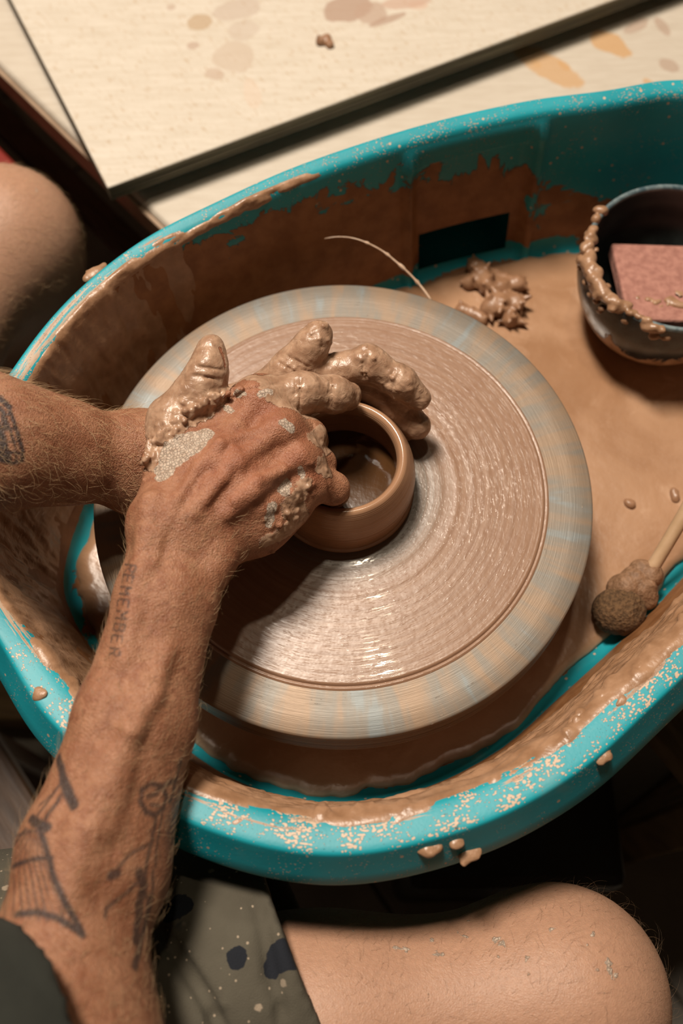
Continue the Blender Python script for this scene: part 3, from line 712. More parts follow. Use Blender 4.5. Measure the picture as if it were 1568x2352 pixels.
m_spg = simple('sponge', (.07, .035, .013), (.17, .09, .038), 420, .85, .0025, det=5); m_spg2 = simple('wrapped_sponge', (.18, .095, .048), (.28, .155, .085), 300, .6, .0015)
m_stick = simple('stick_wood', (.42, .27, .15), (.55, .37, .23), 40, .45, .0004, (1, 1, .1))
tool = empty('sponge_stick', un(1430, 1400, -.077), 'wooden stick with brown sponge ball at its end, lying in the slip', 'sponge stick')
bp = un(1425, 1405, -.062)
def blob(name, js, mat, parent, h=.0012, amp=.0006, sc=220, k=.003, carves=()):
    P = np.array([j[0] for j in js]); R = max(j[1] for j in js)+.005; f = Field(P.min(0)-R, P.max(0)+R, h)
    for a, b in zip(js[:-1], js[1:]): f.cone(a, b, k)
    if len(js) == 1: f.cone(js[0], js[0], k)
    for c in carves: f.carve(*c)
    Vv, Ff = f.mesh(); Vv = Vv+(amp*fbm(Vv, sc, 8, 2))[:, None]*np.array([.6, .6, 1.]); return mesh_obj(name, Vv, Ff, mat, parent)
blob('sponge_ball', [(bp, .0165), (bp+np.array([-.004, .001, -.001]), .0155)], m_spg, tool, amp=.0016, sc=330)
wa = un(1418, 1362, -.060); wb = un(1480, 1312, -.056)
blob('wrapped_sponge', [(un(1425, 1352, -.062), .010), (un(1440, 1348, -.058), .0105)], m_spg2, tool, amp=.001)
blob('wrapped_sponge', [(un(1455, 1335, -.058), .0105), (un(1472, 1352, -.060), .0110), (un(1482, 1375, -.063), .0085)], m_spg2, tool, amp=.001)
blob('wrapped_sponge', [(un(1470, 1312, -.056), .0085), (un(1490, 1322, -.056), .0095)], m_spg2, tool, amp=.001)
Vv, Ff = tube([un(1450, 1350, -.058), un(1505, 1293, -.050), un(1568, 1186, -.022), np.array([.372, .213, .0615])], [.0048]*4, 12); mesh_obj('stick', Vv, Ff, m_stick, tool)

m_wire = simple('coated_wire', (.50, .33, .22), (.62, .45, .33), 200, .35)
wp = [(990, 690, -.012), (968, 660, -.009), (940, 629, -.004), (910, 602, .0), (880, 578, .003), (845, 559, .005), (810, 547, .006), (775, 544, .006), (745, 548, .005)]
wq, _ = spline([un(*p) for p in wp], 40, False)
wr_ = [.0009*(1-.75*i/39)+(.0007 if i in (7, 13, 14, 19, 26) else 0)+.0001 for i in range(40)]
Vv, Ff = tube(list(wq), wr_, 8); wo = mesh_obj('wire', Vv, Ff, m_wire); tag(wo, 'thin clay-coated wire curving up behind the wheel head', 'wire')

# ------------------------------------------------------------------ dim things under and beside the table
m_red = simple('red_plastic', (.20, .012, .006), (.26, .018, .009), 8, .5)
rc = un(130, 430, -.24)
red = empty('red_crate', (float(rc[0])-.138+float(dl[0])*.17, float(rc[1])-.09+float(dl[1])*.17, FLOOR), 'dark red plastic crate on the floor behind the left knee', 'crate')
ang = math.atan2(dl[1], dl[0])
for nm, sz, lc in (('side_panel', (.50, .012, .32), (0, -.13, .16)), ('side_panel', (.50, .012, .32), (0, .13, .16)), ('end_panel', (.012, .26, .32), (-.25, 0, .16)), ('end_panel', (.012, .26, .32), (.25, 0, .16)), ('base_panel', (.50, .26, .012), (0, 0, .008)), ('rim', (.52, .022, .016), (0, -.137, .316)), ('rim', (.52, .022, .016), (0, .137, .316))):
    c_, s_ = math.cos(ang), math.sin(ang); box(nm, sz, m_red, red, (c_*lc[0]-s_*lc[1], s_*lc[0]+c_*lc[1], lc[2]), (0, 0, ang), bevel=.003)
m_brown = simple('dark_wood', (.055, .026, .012), (.10, .05, .024), 22, .5, .0004, (1, 6, 1))
m_plank = simple('old_plank', (.11, .068, .028), (.22, .14, .062), 16, .7, .001, (1, 7, 1))
sp_ = un(330, 640, -.30); shelf = box('shelf_board', (.75, .03, .022), m_brown, None, (float(un(250, 520, -.26)[0]), float(un(250, 520, -.26)[1]), -.26), (0, 0, ang), tagkw=dict(label='dark brown wooden rail running diagonally beside the work table', cat='rail'))
st = empty('work_stool', (-.375, -.29, FLOOR), 'dark brown wooden stool the seated person sits on, at the lower left', 'stool')
e0 = un(0, 1700, -.235); e1 = un(85, 1835, -.235); sa_ = math.atan2(e1[1]-e0[1], e1[0]-e0[0])
box('seat', (.34, .34, .03), m_brown, st, (0, 0, -.250-FLOOR), (0, 0, sa_), bevel=.006)
for ax_ in (-1, 1):
    for ay_ in (-1, 1):
        lx, ly = ax_*.13, ay_*.13; box('leg', (.04, .04, .295), m_brown, st, (math.cos(sa_)*lx-math.sin(sa_)*ly, math.sin(sa_)*lx+math.cos(sa_)*ly, .1475), (0, 0, sa_), bevel=.004)
pk = un(1552, 1700, -.16); pkd = un(1568, 1765, -.16)-un(1510, 1695, -.16); pa = math.atan2(pkd[1], pkd[0])
nrm = np.array([-math.sin(pa), math.cos(pa)]); nrm = nrm if nrm[0] > 0 else -nrm
pc_ = un(1540, 1730, -.16)[:2]+nrm*.085
pc_ = pc_+.10*np.array([math.cos(pa), math.sin(pa)])*(1 if math.sin(pa) < 0 else -1)
bench = empty('low_bench', (float(pc_[0]), float(pc_[1]), FLOOR), 'old brown wooden bench board showing under the pan at right', 'bench')
box('bench_board', (.42, .17, .03), m_plank, bench, (0, 0, -.175-FLOOR), (0, 0, pa), bevel=.004)
for q in (-.04, .17): box('leg', (.04, .14, -.19-FLOOR), m_plank, bench, (math.cos(pa)*q, math.sin(pa)*q, (-.19-FLOOR)/2), (0, 0, pa), bevel=.004)
tr = un(0, 1635, FLOOR+.06); bar = box('floor_batten', (.34, .05, .06), m_plank, None, (float(tr[0])-.06, float(tr[1])+.02, FLOOR+.03), (0, 0, -.05), tagkw=dict(label='brown wooden batten lying on the floor tiles at the far left', cat='batten'))

# ------------------------------------------------------------------ the potter
HL, HR = np.array([-.51, -.165, -.10]), np.array([-.37, -.358, -.06])
KL = un(12, 548, -.085); KR = un(1285, 2288, -.062)
AL = KL+np.array([-.05, -.03, -.375]); AR = KR+np.array([-.01, -.045, -.415])
SL, SR = np.array([-.50, -.10, .33]), np.array([-.335, -.365, .33])
EL = np.array([-.345, .035, .150]); ER = un(105, 2490, .085)
# --- right arm and hand (fine grid)
jA = [J(95, 2330, .088, 145), J(172, 1950, .085, 122), J(264, 1640, .089, 86), J(338, 1370, .090, 68), J(366, 1200, .090, 58)]
jB = [J(150, 2350, .072, 138), J(258, 2000, .068, 124), J(352, 1670, .076, 90), J(424, 1390, .080, 68), J(464, 1262, .074, 60)]
jM = [J((a_+c_)/2, (b_+d_)/2, z_, r_) for (a_, b_, c_, d_, z_, r_) in ((172, 1950, 258, 2000, .080, 124), (264, 1640, 352, 1670, .086, 87), (338, 1370, 424, 1390, .0885, 66), (366, 1200, 464, 1262, .086, 58))]
wr1, wr2 = jA[-1], jB[-1]
thumb = [J(378, 1140, .083, 56), J(398, 968, .088, 53), J(455, 900, .097, 45), J(479, 848, .104, 36), J(485, 800, .108, 31)]
indx = [wr1, J(470, 1060, .088, 56), J(590, 917, .083, 46), J(695, 903, .078, 46), J(765, 906, .071, 41), J(797, 910, .063, 33)]
midl = [J(410, 1200, .090, 58), J(520, 1090, .090, 50), J(643, 986, .085, 43), J(708, 1003, .068, 40), J(716, 1012, .042, 34), J(712, 1012, .026, 28)]
ring_ = [J(440, 1225, .084, 58), J(560, 1140, .085, 48), J(688, 1052, .077, 40), J(735, 1064, .058, 34), J(738, 1076, .036, 30), J(732, 1078, .024, 26)]
pink = [wr2, J(590, 1185, .068, 48), J(712, 1108, .068, 40), J(764, 1122, .057, 36), J(768, 1132, .038, 31), J(762, 1134, .026, 27)]
hypo = [J(480, 1242, .069, 58), J(590, 1205, .064, 56), J(662, 1162, .063, 48)]
web = [J(425, 1020, .083, 48), J(505, 955, .081, 38), J(560, 935, .081, 36)]
R = Field((-.235, -.405, -.005), (.035, .125, .140), .0009)
for ch in (jA, jB, jM): R.chain(ch, .010)
R.cone((ER, .045), jA[0], .03); R.cone((ER, .045), jB[0], .03)
SRm = ER+(SR-ER)*.45; R.cone((ER, .046), (SRm, .047), .03)
for ch in (indx[:3], midl[:3], ring_[:3], pink[:3], hypo): R.chain(ch, .014)
R.cone(wr1, wr2, .010)
R.chain(web, .012); R.chain(thumb, .010)
for ch in (indx, midl, ring_, pink): R.chain(ch[2:], .0045)
R.cone(indx[2], midl[2], .008); R.cone(midl[2], ring_[2], .008); R.cone(ring_[2], pink[2], .008)
R.cone(J(606, 906, .084, 40), J(585, 925, .084, 44), .006)
# knuckles, tendons, veins standing out on the back of the hand
def ridge(F, px, r, lift, k):
    P = []
    for u, v in px:
        p = F.hit(u, v)
        if p is not None: P.append(p)
    nv = CAMP-P[0]; nv /= np.linalg.norm(nv)
    for a, b in zip(P[:-1], P[1:]): F.cone((a-nv*(r-lift), r), (b-nv*(r-lift), r), k)
ridge(R, [(583, 925), (540, 985), (490, 1060)], .0042, .0016, .005)
ridge(R, [(645, 985), (600, 1018), (545, 1062), (480, 1120), (440, 1180)], .0036, .0021, .005)
ridge(R, [(688, 1048), (640, 1085), (580, 1130), (520, 1180)], .0034, .0019, .005)
ridge(R, [(708, 1105), (660, 1135), (600, 1170)], .003, .0012, .005)
ridge(R, [(612, 985), (560, 1005), (505, 1020), (455, 1075), (405, 1150), (365, 1230), (350, 1300)], .0022, .0013, .004)
ridge(R, [(540, 1035), (510, 1100), (470, 1150)], .002, .0011, .004)
ridge(R, [(650, 1080), (590, 1105), (540, 1150)], .002, .0010, .004)
ridge(R, [(345, 1150), (338, 1230), (318, 1320), (300, 1420), (285, 1520)], .004, .0014, .007)
ridge(R, [(500, 1290), (488, 1310)], .008, .0014, .012)                      # wrist bone
ridge(R, [(640, 985), (652, 992)], .0075, .0014, .006); ridge(R, [(684, 1050), (692, 1056)], .007, .0012, .006)
ridge(R, [(585, 910), (598, 918)], .008, .0014, .007); ridge(R, [(690, 898), (700, 900)], .009, .0008, .006)
ridge(R, [(330, 1560), (300, 1680), (270, 1800), (250, 1900)], .003, .0007, .008); ridge(R, [(380, 1500), (350, 1600), (300, 1680)], .0026, .0006, .007)
ridge(R, [(255, 1750), (200, 1900), (150, 2050)], .004, .0008, .012)
for (u0, v0, u1, v1) in [(445, 862, 505, 872), (452, 842, 510, 850), (560, 898, 640, 880), (680, 868, 676, 940), (690, 866, 688, 938), (757, 868, 755, 935), (765, 868, 763, 936), (718, 975, 735, 1010), (752, 1100, 760, 1150)]:
    a, b = R.hit(u0, v0), R.hit(u1, v1)
    if a is not None and b is not None:
        c = R.hit((u0+u1)/2, (v0+v1)/2)
        if c is not None: R.carve(a, c, .0003, .0022); R.carve(c, b, .0003, .0022)
# crust of drying clay beads along the edge of the wet clay
rnd = random.Random(8); crust = [(316, 1080), (332, 1052), (352, 1018), (385, 985), (425, 950), (465, 925), (505, 906), (545, 893)]
for q in range(330):
    k = rnd.random()*(len(crust)-1); i = int(k); f = k-i; w_ = 22 if i < 5 else 11
    u = crust[i][0]*(1-f)+crust[i+1][0]*f + rnd.gauss(4, w_*.55); v = crust[i][1]*(1-f)+crust[i+1][1]*f + rnd.gauss(2, w_*.45)
    p = R.hit(u, v)
    if p is not None and p[2] > .07: r = rnd.uniform(.0010, .0017); p = p-(CAMP-p)/np.linalg.norm(CAMP-p)*.0003; R.cone((p, r), (p, r), .0010)
for q in range(70):
    u = rnd.gauss(672, 28); v = 1150+(672-u)*.9+rnd.gauss(0, 26); p = R.hit(u, v)
    if p is not None and p[2] > .045: r = rnd.uniform(.0009, .0018); p = p-(CAMP-p)/np.linalg.norm(CAMP-p)*.0008; R.cone((p, r), (p, r), .0014)
RV, RF = R.mesh()

# --- left arm and hand (fine grid)
lA = [J(0, 985, .104, 88), J(150, 1006, .082, 78), J(322, 1036, .050, 68)]
lB = [J(0, 1050, .094, 92), J(150, 1066, .070, 82), J(328, 1092, .038, 69)]
lth = [J(560, 945, .045, 40), J(626, 898, .056, 40), J(672, 843, .067, 38), J(716, 792, .077, 32), J(734, 765, .081, 28)]
lidx = [J(350, 1050, .046, 58), J(520, 945, .046, 44), J(690, 868, .058, 42), J(846, 836, .062, 39), J(922, 880, .055, 36), J(960, 914, .046, 29)]
lmid = [J(350, 1072, .038, 58), J(520, 985, .034, 44), J(700, 902, .038, 42), J(838, 880, .040, 41), J(908, 928, .032, 38), J(955, 978, .024, 33)]
lrng = [J(350, 1090, .032, 52), J(520, 1010, .026, 40), J(690, 918, .020, 34), J(822, 894, .018, 34), J(894, 934, .014, 32), J(932, 985, .012, 28)]
lpnk = [J(350, 1100, .028, 46), J(500, 1030, .018, 36), J(640, 960, .012, 32), J(740, 915, .0105, 30), J(800, 905, .010, 27)]
L = Field((-.395, -.075, -.004), (.075, .125, .205), .00115)
for ch in (lA, lB): L.chain(ch, .014)
L.cone((EL, .043), lA[0], .03); L.cone((EL, .043), lB[0], .03); L.cone((EL, .044), (EL+(SL-EL)*.40, .046), .03)
for ch in (lidx[:3], lmid[:3], lrng[:3], lpnk[:3]): L.chain(ch, .014)
L.cone(lA[2], lB[2], .02); L.cone(lA[2], lidx[0], .02); L.cone(lB[2], lrng[0], .02)
L.chain([lidx[1]]+lth, .010)
for ch in (lidx, lmid, lrng, lpnk): L.chain(ch[2:], .0042)
ridge(L, [(842, 826), (858, 836)], .0085, .0010, .005); ridge(L, [(915, 872), (922, 880)], .008, .0006, .005)
for (u0, v0, u1, v1) in [(640, 832, 690, 862), (648, 822, 700, 852), (655, 815, 706, 842), (836, 800, 832, 870), (845, 798, 842, 868), (905, 850, 880, 905), (915, 858, 893, 912), (944, 940, 918, 975), (700, 752, 742, 800)]:
    a, b, c = L.hit(u0, v0), L.hit(u1, v1), L.hit((u0+u1)/2, (v0+v1)/2)
    if a is not None and b is not None and c is not None: L.carve(a, c, .0003, .0022); L.carve(c, b, .0003, .0022)
p = L.hit(722, 780); L.cone((p, .0022), (p, .0022), .0015)
p = L.hit(742, 752); L.cone((p, .0018), (p, .0018), .0015); p = L.hit(748, 745); L.cone((p, .0014), (p, .0014), .0015)
for q in range(60):
    k = rnd.choice([(940, 905, 30, 20), (950, 990, 22, 20), (860, 815, 40, 12), (735, 770, 22, 25)]); p = L.hit(rnd.gauss(k[0], k[2]), rnd.gauss(k[1], k[3]))
    if p is not None and p[2] > .01: r = rnd.uniform(.0006, .0014); L.cone((p, r), (p, r), .0016)
LV, LF = L.mesh()

# --- torso, legs, head (coarse grid)
Bd = Field((-.66, -.60, FLOOR-.005), (.29, .43, .80), .005)
pel = (HL+HR)/2
mid = (SL+SR)/2
ax = (SR-SL)/np.linalg.norm(SR-SL)
fwd = np.array([-ax[1], ax[0], 0]); fwd = fwd if fwd[0] > 0 else -fwd; fwd /= np.linalg.norm(fwd)
def pt(base, a=0, f=0, z=0): return base+ax*a+fwd*f+np.array([0, 0, z])
for s_ in (-1, 1):
    Bd.cone((pt(pel, s_*.055, 0, .0), .110), (pt(pel, s_*.045, .01, .16), .105), .06)
    Bd.cone((pt(pel, s_*.045, .01, .16), .105), (pt(mid, s_*.065, -.005, -.09), .108), .06)
    Bd.cone((pt(mid, s_*.065, -.005, -.09), .108), (pt(mid, s_*.08, -.005, -.02), .075), .06)
Bd.cone((pt(mid, 0, -.01, .0), .07), (SL, .062), .05); Bd.cone((pt(mid, 0, -.01, .0), .07), (SR, .062), .05)
Bd.cone((SL, .058), (EL+(SL-EL)*.25, .045), .03); Bd.cone((SR, .058), (ER+(SR-ER)*.30, .046), .03)
for H_, K_, A_ in ((HL, KL, AL), (HR, KR, AR)):
    Bd.cone((H_, .090), (H_+(K_-H_)*.70, .056), .05); Bd.cone((H_+(K_-H_)*.70, .056), (K_, .052), .04)
    dr_ = (K_-H_)/np.linalg.norm(K_-H_)
    Bd.cone((K_+dr_*.004, .047), (K_+np.array([0, 0, -.05]), .047), .04)
    Bd.cone((K_+np.array([0, 0, -.02]), .047), (K_+(A_-K_)*.30-dr_*.022, .047), .04); Bd.cone((K_+(A_-K_)*.30-dr_*.022, .047), (A_, .036), .03)
    h_ = dr_*[1, 1, 0]; h_ /= np.linalg.norm(h_)
    Bd.cone((A_-h_*.02+[0, 0, -.062], .032), (A_+h_*.10+[0, 0, -.068], .030), .03); Bd.cone((A_, .036), (A_+h_*.09+[0, 0, -.064], .030), .03); Bd.cone((A_+h_*.10+[0, 0, -.068], .030), (A_+h_*.16+[0, 0, -.075], .020), .02)
nk = pt(mid, 0, .0, .05); hd = pt(mid, 0, .055, .235)
Bd.cone((nk, .055), (pt(hd, 0, -.02, -.08), .052), .03)
Bd.cone((pt(hd, 0, -.018, .025), .088), (pt(hd, 0, .012, .02), .080), .03); Bd.cone((pt(hd, 0, .02, -.02), .070), (pt(hd, 0, .045, -.075), .045), .03)
Bd.cone((pt(hd, 0, .092, .005), .010), (pt(hd, 0, .108, -.030), .014), .012)
for s_ in (-1, 1):
    Bd.cone((pt(hd, s_*.074, .0, -.005), .022), (pt(hd, s_*.082, -.012, .012), .020), .008)
    Bd.carve(pt(hd, s_*.032, .098, .003), pt(hd, s_*.030, .098, .003), .012, .012); Bd.cone((pt(hd, s_*.032, .076, .003), .013), (pt(hd, s_*.032, .076, .003), .013), .004)
Bd.cone((pt(hd, -.02, .085, -.056), .008), (pt(hd, .02, .085, -.056), .008), .008)
BV, BF = Bd.mesh()

# --- one mesh for the whole body, with what lies on the skin as point data
nR, nL, nB = len(RV), len(LV), len(BV)
V = np.vstack([RV, LV, BV]); Fq = np.vstack([RF, LF+nR, BF+nR+nL])
clay = np.full(len(V), -1.0); dry = np.full(len(V), -1.0); red = np.zeros(len(V)); ink = np.zeros(len(V)); pale = np.zeros(len(V))
Rv, Lv = slice(0, nR), slice(nR, nR+nL)
def hp(F, u, v, dz=.0):
    p = F.hit(u, v); return un(u, v, .08) if p is None else p
def paint(F, Vs, pts, width):
    """signed amount (positive inside) of a patch drawn around surface points"""
    P = [(hp(F, u, v), r/4000.) for (u, v, r) in pts]; o = np.full(len(Vs), -1.0)
    if len(P) == 1: return np.clip(-capd(Vs, P[0], P[0])/width, -1, 1)
    for a, b in zip(P[:-1], P[1:]): o = np.maximum(o, np.clip(-capd(Vs, a, b)/width, -1, 1))
    return o
def add(arr, sl_, val): arr[sl_] = np.maximum(arr[sl_], val)
V_ = V[Rv]
for ch, lim in ((thumb[1:], .007), (indx[3:], .007), (midl[4:], .004), (ring_[4:], .004), (pink[4:], .002)):
    for a, b in zip(ch[:-1], ch[1:]): add(clay, Rv, np.clip(-(capd(V_, a, b)-lim)/.006, -1, 1))
add(clay, Rv, paint(R, V_, [(640, 895, 55), (700, 900, 60)], .006))
add(clay, Rv, paint(R, V_, [(330, 1050, 34), (365, 985, 50), (415, 930, 52), (470, 900, 40), (530, 885, 22), (600, 872, 20)], .005))
add(clay, Rv, paint(R, V_, [(745, 1010, 40), (720, 1010, 20)], .006)); add(clay, Rv, paint(R, V_, [(748, 1070, 34), (735, 1068, 18)], .006))
add(clay, Rv, paint(R, V_, [(700, 1110, 20), (670, 1165, 34), (690, 1195, 36), (610, 1245, 20)], .006)-.15)
b_ = sstep(.0, 1, paint(R, V_, [(505, 800, 14), (516, 840, 12), (512, 870, 8)], .004)); clay[Rv] -= 1.6*b_; red[Rv] = np.maximum(red[Rv], b_)
for pl in ([(375, 1075, 22), (400, 1045, 36), (440, 1015, 36), (470, 1000, 22)], [(372, 1095, 17), (385, 1085, 18)], [(520, 938, 10), (532, 946, 8)], [(545, 905, 10), (562, 905, 8)], [(652, 972, 12), (672, 985, 10)], [(655, 1112, 14), (652, 1128, 13)], [(625, 1165, 14), (618, 1190, 14), (615, 1205, 9)], [(690, 1078, 9), (694, 1092, 8)], [(600, 905, 10), (622, 900, 8)]):
    add(dry, Rv, paint(R, V_, pl, .0035))
for u, v, r in [(640, 990, 70), (690, 1050, 65), (600, 930, 70), (540, 1060, 110), (590, 1130, 100), (690, 1000, 40), (715, 1090, 45)]:
    add(red, Rv, .9*np.exp(-(np.linalg.norm(V_-hp(R, u, v), axis=1)/(r/4000.))**2))
V_ = V[Lv]
for ch, lim in ((lth[1:], .008), (lidx[1:], .008), (lmid[1:], .008), (lrng[1:], .004), (lpnk[1:], .004)):
    for a, b in zip(ch[:-1], ch[1:]): add(clay, Lv, np.clip(-(capd(V_, a, b)-lim)/.006, -1, 1))
# thickness of the clay coat itself
amp = .0006*np.clip(clay, 0, 1)*(fbm(V, 240, 3, 3)+.25) + .0003*np.clip(dry, 0, 1)
nt = bpy.data.meshes.new('tmp'); fast_mesh(nt, V, Fq); nrm_ = np.zeros(len(V)*3, np.float32); nt.vertices.foreach_get('normal', nrm_); NRM = nrm_.reshape(-1, 3).astype(float)
if (NRM[:nR]*(V[:nR]-V[:nR].mean(0))).sum() < 0: Fq = Fq[:, ::-1]; NRM = -NRM
bpy.data.meshes.remove(nt)
V = V+NRM*amp[:, None]

# tattoos: strokes laid on the forearms
def stroke(F, sl_, px, w, val=1.0, soft=.0006):
    P = [q for q in (F.hit(u, v) for u, v in px) if q is not None]
    if len(P) < 2: return
    Vs = V[sl_]; lo3 = np.min(P, 0)-.012; hi3 = np.max(P, 0)+.012
    m_ = np.nonzero(((Vs > lo3) & (Vs < hi3)).all(1))[0]
    if len(m_) == 0: return
    d = polyd(Vs[m_], P); a = ink[sl_]; a[m_] = np.maximum(a[m_], val*(1-sstep(w-soft, w+soft, d))); ink[sl_] = a
def fine(px, n=5):
    o = []
    for (a, b), (c, d) in zip(px[:-1], px[1:]):
        for t in np.linspace(0, 1, n, endpoint=False): o.append((a+(c-a)*t, b+(d-b)*t))
    return o+[px[-1]]
GL = {'R': [[(0, 0), (0, 1), (.8, 1), (1, .8), (.8, .52), (0, .52)], [(.45, .52), (1, 0)]], 'E': [[(1, 1), (0, 1), (0, 0), (1, 0)], [(0, .5), (.8, .5)]],
      'M': [[(0, 0), (0, 1), (.5, .45), (1, 1), (1, 0)]], 'B': [[(0, 0), (0, 1), (.8, 1), (.95, .78), (.75, .52), (0, .52)], [(.75, .52), (1, .26), (.8, 0), (0, 0)]]}
for ch, (u, v) in zip('REMEMBER', [(298, 1306), (293, 1329), (288, 1357), (283, 1385), (279, 1413), (274, 1442), (269, 1468), (263, 1498)]):
    for st_ in GL[ch]: stroke(R, Rv, fine([(u+(y-.5)*24+(x-.5)*-2.6, v+(x-.5)*16+(y-.5)*3) for x, y in st_], 3), .00055, .85, .00045)
# left forearm piece, right forearm dress-like fan, figure and twig
for px, w in [([(135, 1740), (145, 1790), (155, 1825)], .0022), ([(145, 1790), (170, 1850)], .0026), ([(140, 1800), (118, 1830), (95, 1862), (80, 1880)], .0008), ([(152, 1815), (125, 1850), (105, 1880)], .0010), ([(120, 1825), (90, 1850)], .0006),
              ([(72, 1880), (90, 1892), (110, 1900)], .0022), ([(75, 1890), (105, 1905)], .0018), ([(88, 1890), (112, 1970), (125, 2020), (150, 2075), (190, 2145)], .0016), ([(60, 1905), (25, 1950), (-20, 2010)], .0011),
              ([(40, 2100), (85, 2095), (130, 2108), (165, 2128), (190, 2148)], .0016), ([(-10, 2008), (40, 1985), (80, 1973), (118, 1970)], .0012), ([(30, 1922), (60, 1912), (100, 1905)], .0008)]:
    stroke(R, Rv, fine(px, 4), w, .9, .0009)
for k in range(9):
    t = k/8; stroke(R, Rv, fine([(92-30*t, 1900+6*t), (108-85*t, 1968+12*t), (170-160*t, 2122-18*t)], 4), .00055, .75, .0006)
for px, w in [([(405, 1790), (385, 1800), (360, 1815)], .0016), ([(345, 1800), (325, 1815), (322, 1840), (335, 1865), (355, 1872), (375, 1855), (382, 1830), (370, 1805), (345, 1800)], .0014), ([(340, 1830), (362, 1822)], .0011), ([(345, 1848), (365, 1850)], .0009), ([(415, 1745), (405, 1790), (390, 1840)], .0013),
              ([(358, 1875), (348, 1930), (335, 1985), (330, 2040), (335, 2060)], .0011), ([(372, 1865), (362, 1930), (356, 1990)], .0007), ([(340, 1940), (300, 1960), (275, 1990), (262, 2010)], .0008), ([(252, 2012), (268, 2006)], .0022), ([(325, 2020), (290, 2050), (245, 2085), (240, 2105)], .0010),
              ([(320, 2005), (330, 2035), (322, 2065), (318, 2110), (312, 2160)], .0026), ([(345, 2060), (335, 2110), (320, 2180), (310, 2220)], .0022), ([(350, 2000), (352, 2040), (340, 2080)], .0009)]:
    stroke(R, Rv, fine(px, 4), w, .78, .0011)
for px, w in [([(-10, 905), (15, 925), (30, 965), (42, 1000), (52, 1035), (50, 1058), (28, 1064), (-10, 1055)], .0012), ([(-10, 935), (10, 950), (22, 985), (35, 1025), (38, 1060)], .0009), ([(2, 950), (28, 955)], .0007), ([(12, 985), (36, 985)], .0007), ([(22, 1015), (46, 1012)], .0007), ([(-5, 1035), (52, 1042)], .0010), ([(0, 915), (20, 935)], .0018)]:
    stroke(L, Lv, fine(px, 4), w, .92, .0006)
for k in range(8): stroke(L, Lv, [(-12, 990+k*9), (8+k*2.2, 1000+k*8)], .0013, .95, .0006)
for px in ([(-12, 930), (6, 945), (12, 985)], [(-12, 965), (4, 990)]): stroke(L, Lv, fine(px, 4), .0016, .9, .0006)

# legs, belly side: pale skin; dust of clay drops on the thigh
bs = slice(nR+nL, len(V)); pale[bs] = .8*(V[bs][:, 2] < .05)
rd = random.Random(5)
thp = [np.array(KR)*(1-t)+np.array(HR)*t for t in (0, .5)]
for q in range(55):
    u, v = rd.gauss(1040, 150), rd.gauss(2190, 45); p = Bd.hit(u, v)
    if p is None: continue
    dd = np.linalg.norm((V[bs]-p)*[1.2, .7, 1], axis=1); a = dry[bs]; a[:] = np.maximum(a, np.clip((rd.uniform(.0010, .0022)-dd)/.004, -1, 1)); dry[bs] = a
for (u, v) in [(1395, 2215), (1400, 2235), (1375, 2255), (1270, 2135), (85, 430)]:
    p = Bd.hit(u, v)
    if p is not None: dd = np.linalg.norm((V[bs]-p)*[1.2, .5, 1], axis=1); dry[bs] = np.maximum(dry[bs], np.clip((.0026-dd)/.005, -1, 1))
person = mesh_obj('person', V, Fq, m_skin, None, True, {'clay': clay, 'dry': dry, 'red': red, 'ink': ink, 'pale': pale})
tag(person, 'seated person with tattooed forearms and clay-covered hands shaping the bowl', 'person')

# --- clothing: green-grey shirt and shorts
def mat_cloth(name, a, b, spots):
    m = M(name); v = m.obj(); f = m.noise(v, 18, 4); wv = m.noise(m.scale(v, (1, 1, 1), (.3, .2, .6)), 1400, 2)
    c = m.mix(m.step(f, .3, .7), a, b)
    if spots:
        wq = m.math('MULTIPLY', m.math('SUBTRACT', m.noise(v, 300, 2), .5), .22); s1 = m.step(m.math('SUBTRACT', m.math('ADD', .17, wq), m.vor(v, 75)), 0, .06); s2 = m.step(m.math('SUBTRACT', m.math('ADD', .15, wq), m.vor(v, 190)), 0, .06); kp = m.step(m.noise(v, 14, 2), .42, .6)
        c = m.mix(m.math('MULTIPLY', m.math('MAXIMUM', m.math('MULTIPLY', s1, kp), s2), .8), c, (.42, .33, .24))
        st_ = m.step(m.noise(v, 24, 3, .5, .4), .68, .71); c = m.mix(m.math('MULTIPLY', st_, .85), c, (.012, .015, .022))
        pz = m.attr('blot'); c = m.mix(m.step(m.math('ADD', pz, m.math('MULTIPLY', m.math('SUBTRACT', m.noise(v, 120, 4), .5), .8)), .0, .08), c, (.006, .008, .014))
    m.set(Base_Color=c, Roughness=.9, Normal=m.bump(m.math('ADD', m.math('MULTIPLY', wv, .25), m.math('MULTIPLY', f, 2.0)), .0012)); return m.m
m_shorts = mat_cloth('shorts_cloth', (.070, .060, .042), (.098, .086, .062), True); m_shirt = mat_cloth('shirt_cloth', (.020, .022, .017), (.032, .034, .026), False)
S = Field((-.62, -.56, -.27), (.08, .17, .06), .0032)
for s_ in (-1, 1): S.cone((pt(pel, s_*.055, 0, -.005), .128), (pt(pel, s_*.045, .01, .10), .120), .06)
hmR = un(708, 2205, -.055); hmL = HL+(KL-HL)*.55
dR = (hmR-HR)/np.linalg.norm(hmR-HR); dL = (hmL-HL)/np.linalg.norm(hmL-HL)
S.cone((HR, .105), (hmR+dR*.04+np.array([0, .004, -.004]), .075), .05); S.cone((HL, .105), (hmL+dL*.04, .076), .05)
S.cone((HR+np.array([.12, .05, .0]), .075), (un(520, 2085, -.065)+np.array([0, -.035, -.01]), .052), .05)
# hollow legs
for H_, hm, d_, r_ in ((HR, hmR, dR, .067), (HL, hmL, dL, .069)): S.carve(hm-d_*.10+np.array([0, .004, -.004]), hm+d_*.12+np.array([0, .006, -.004]), r_, .003)
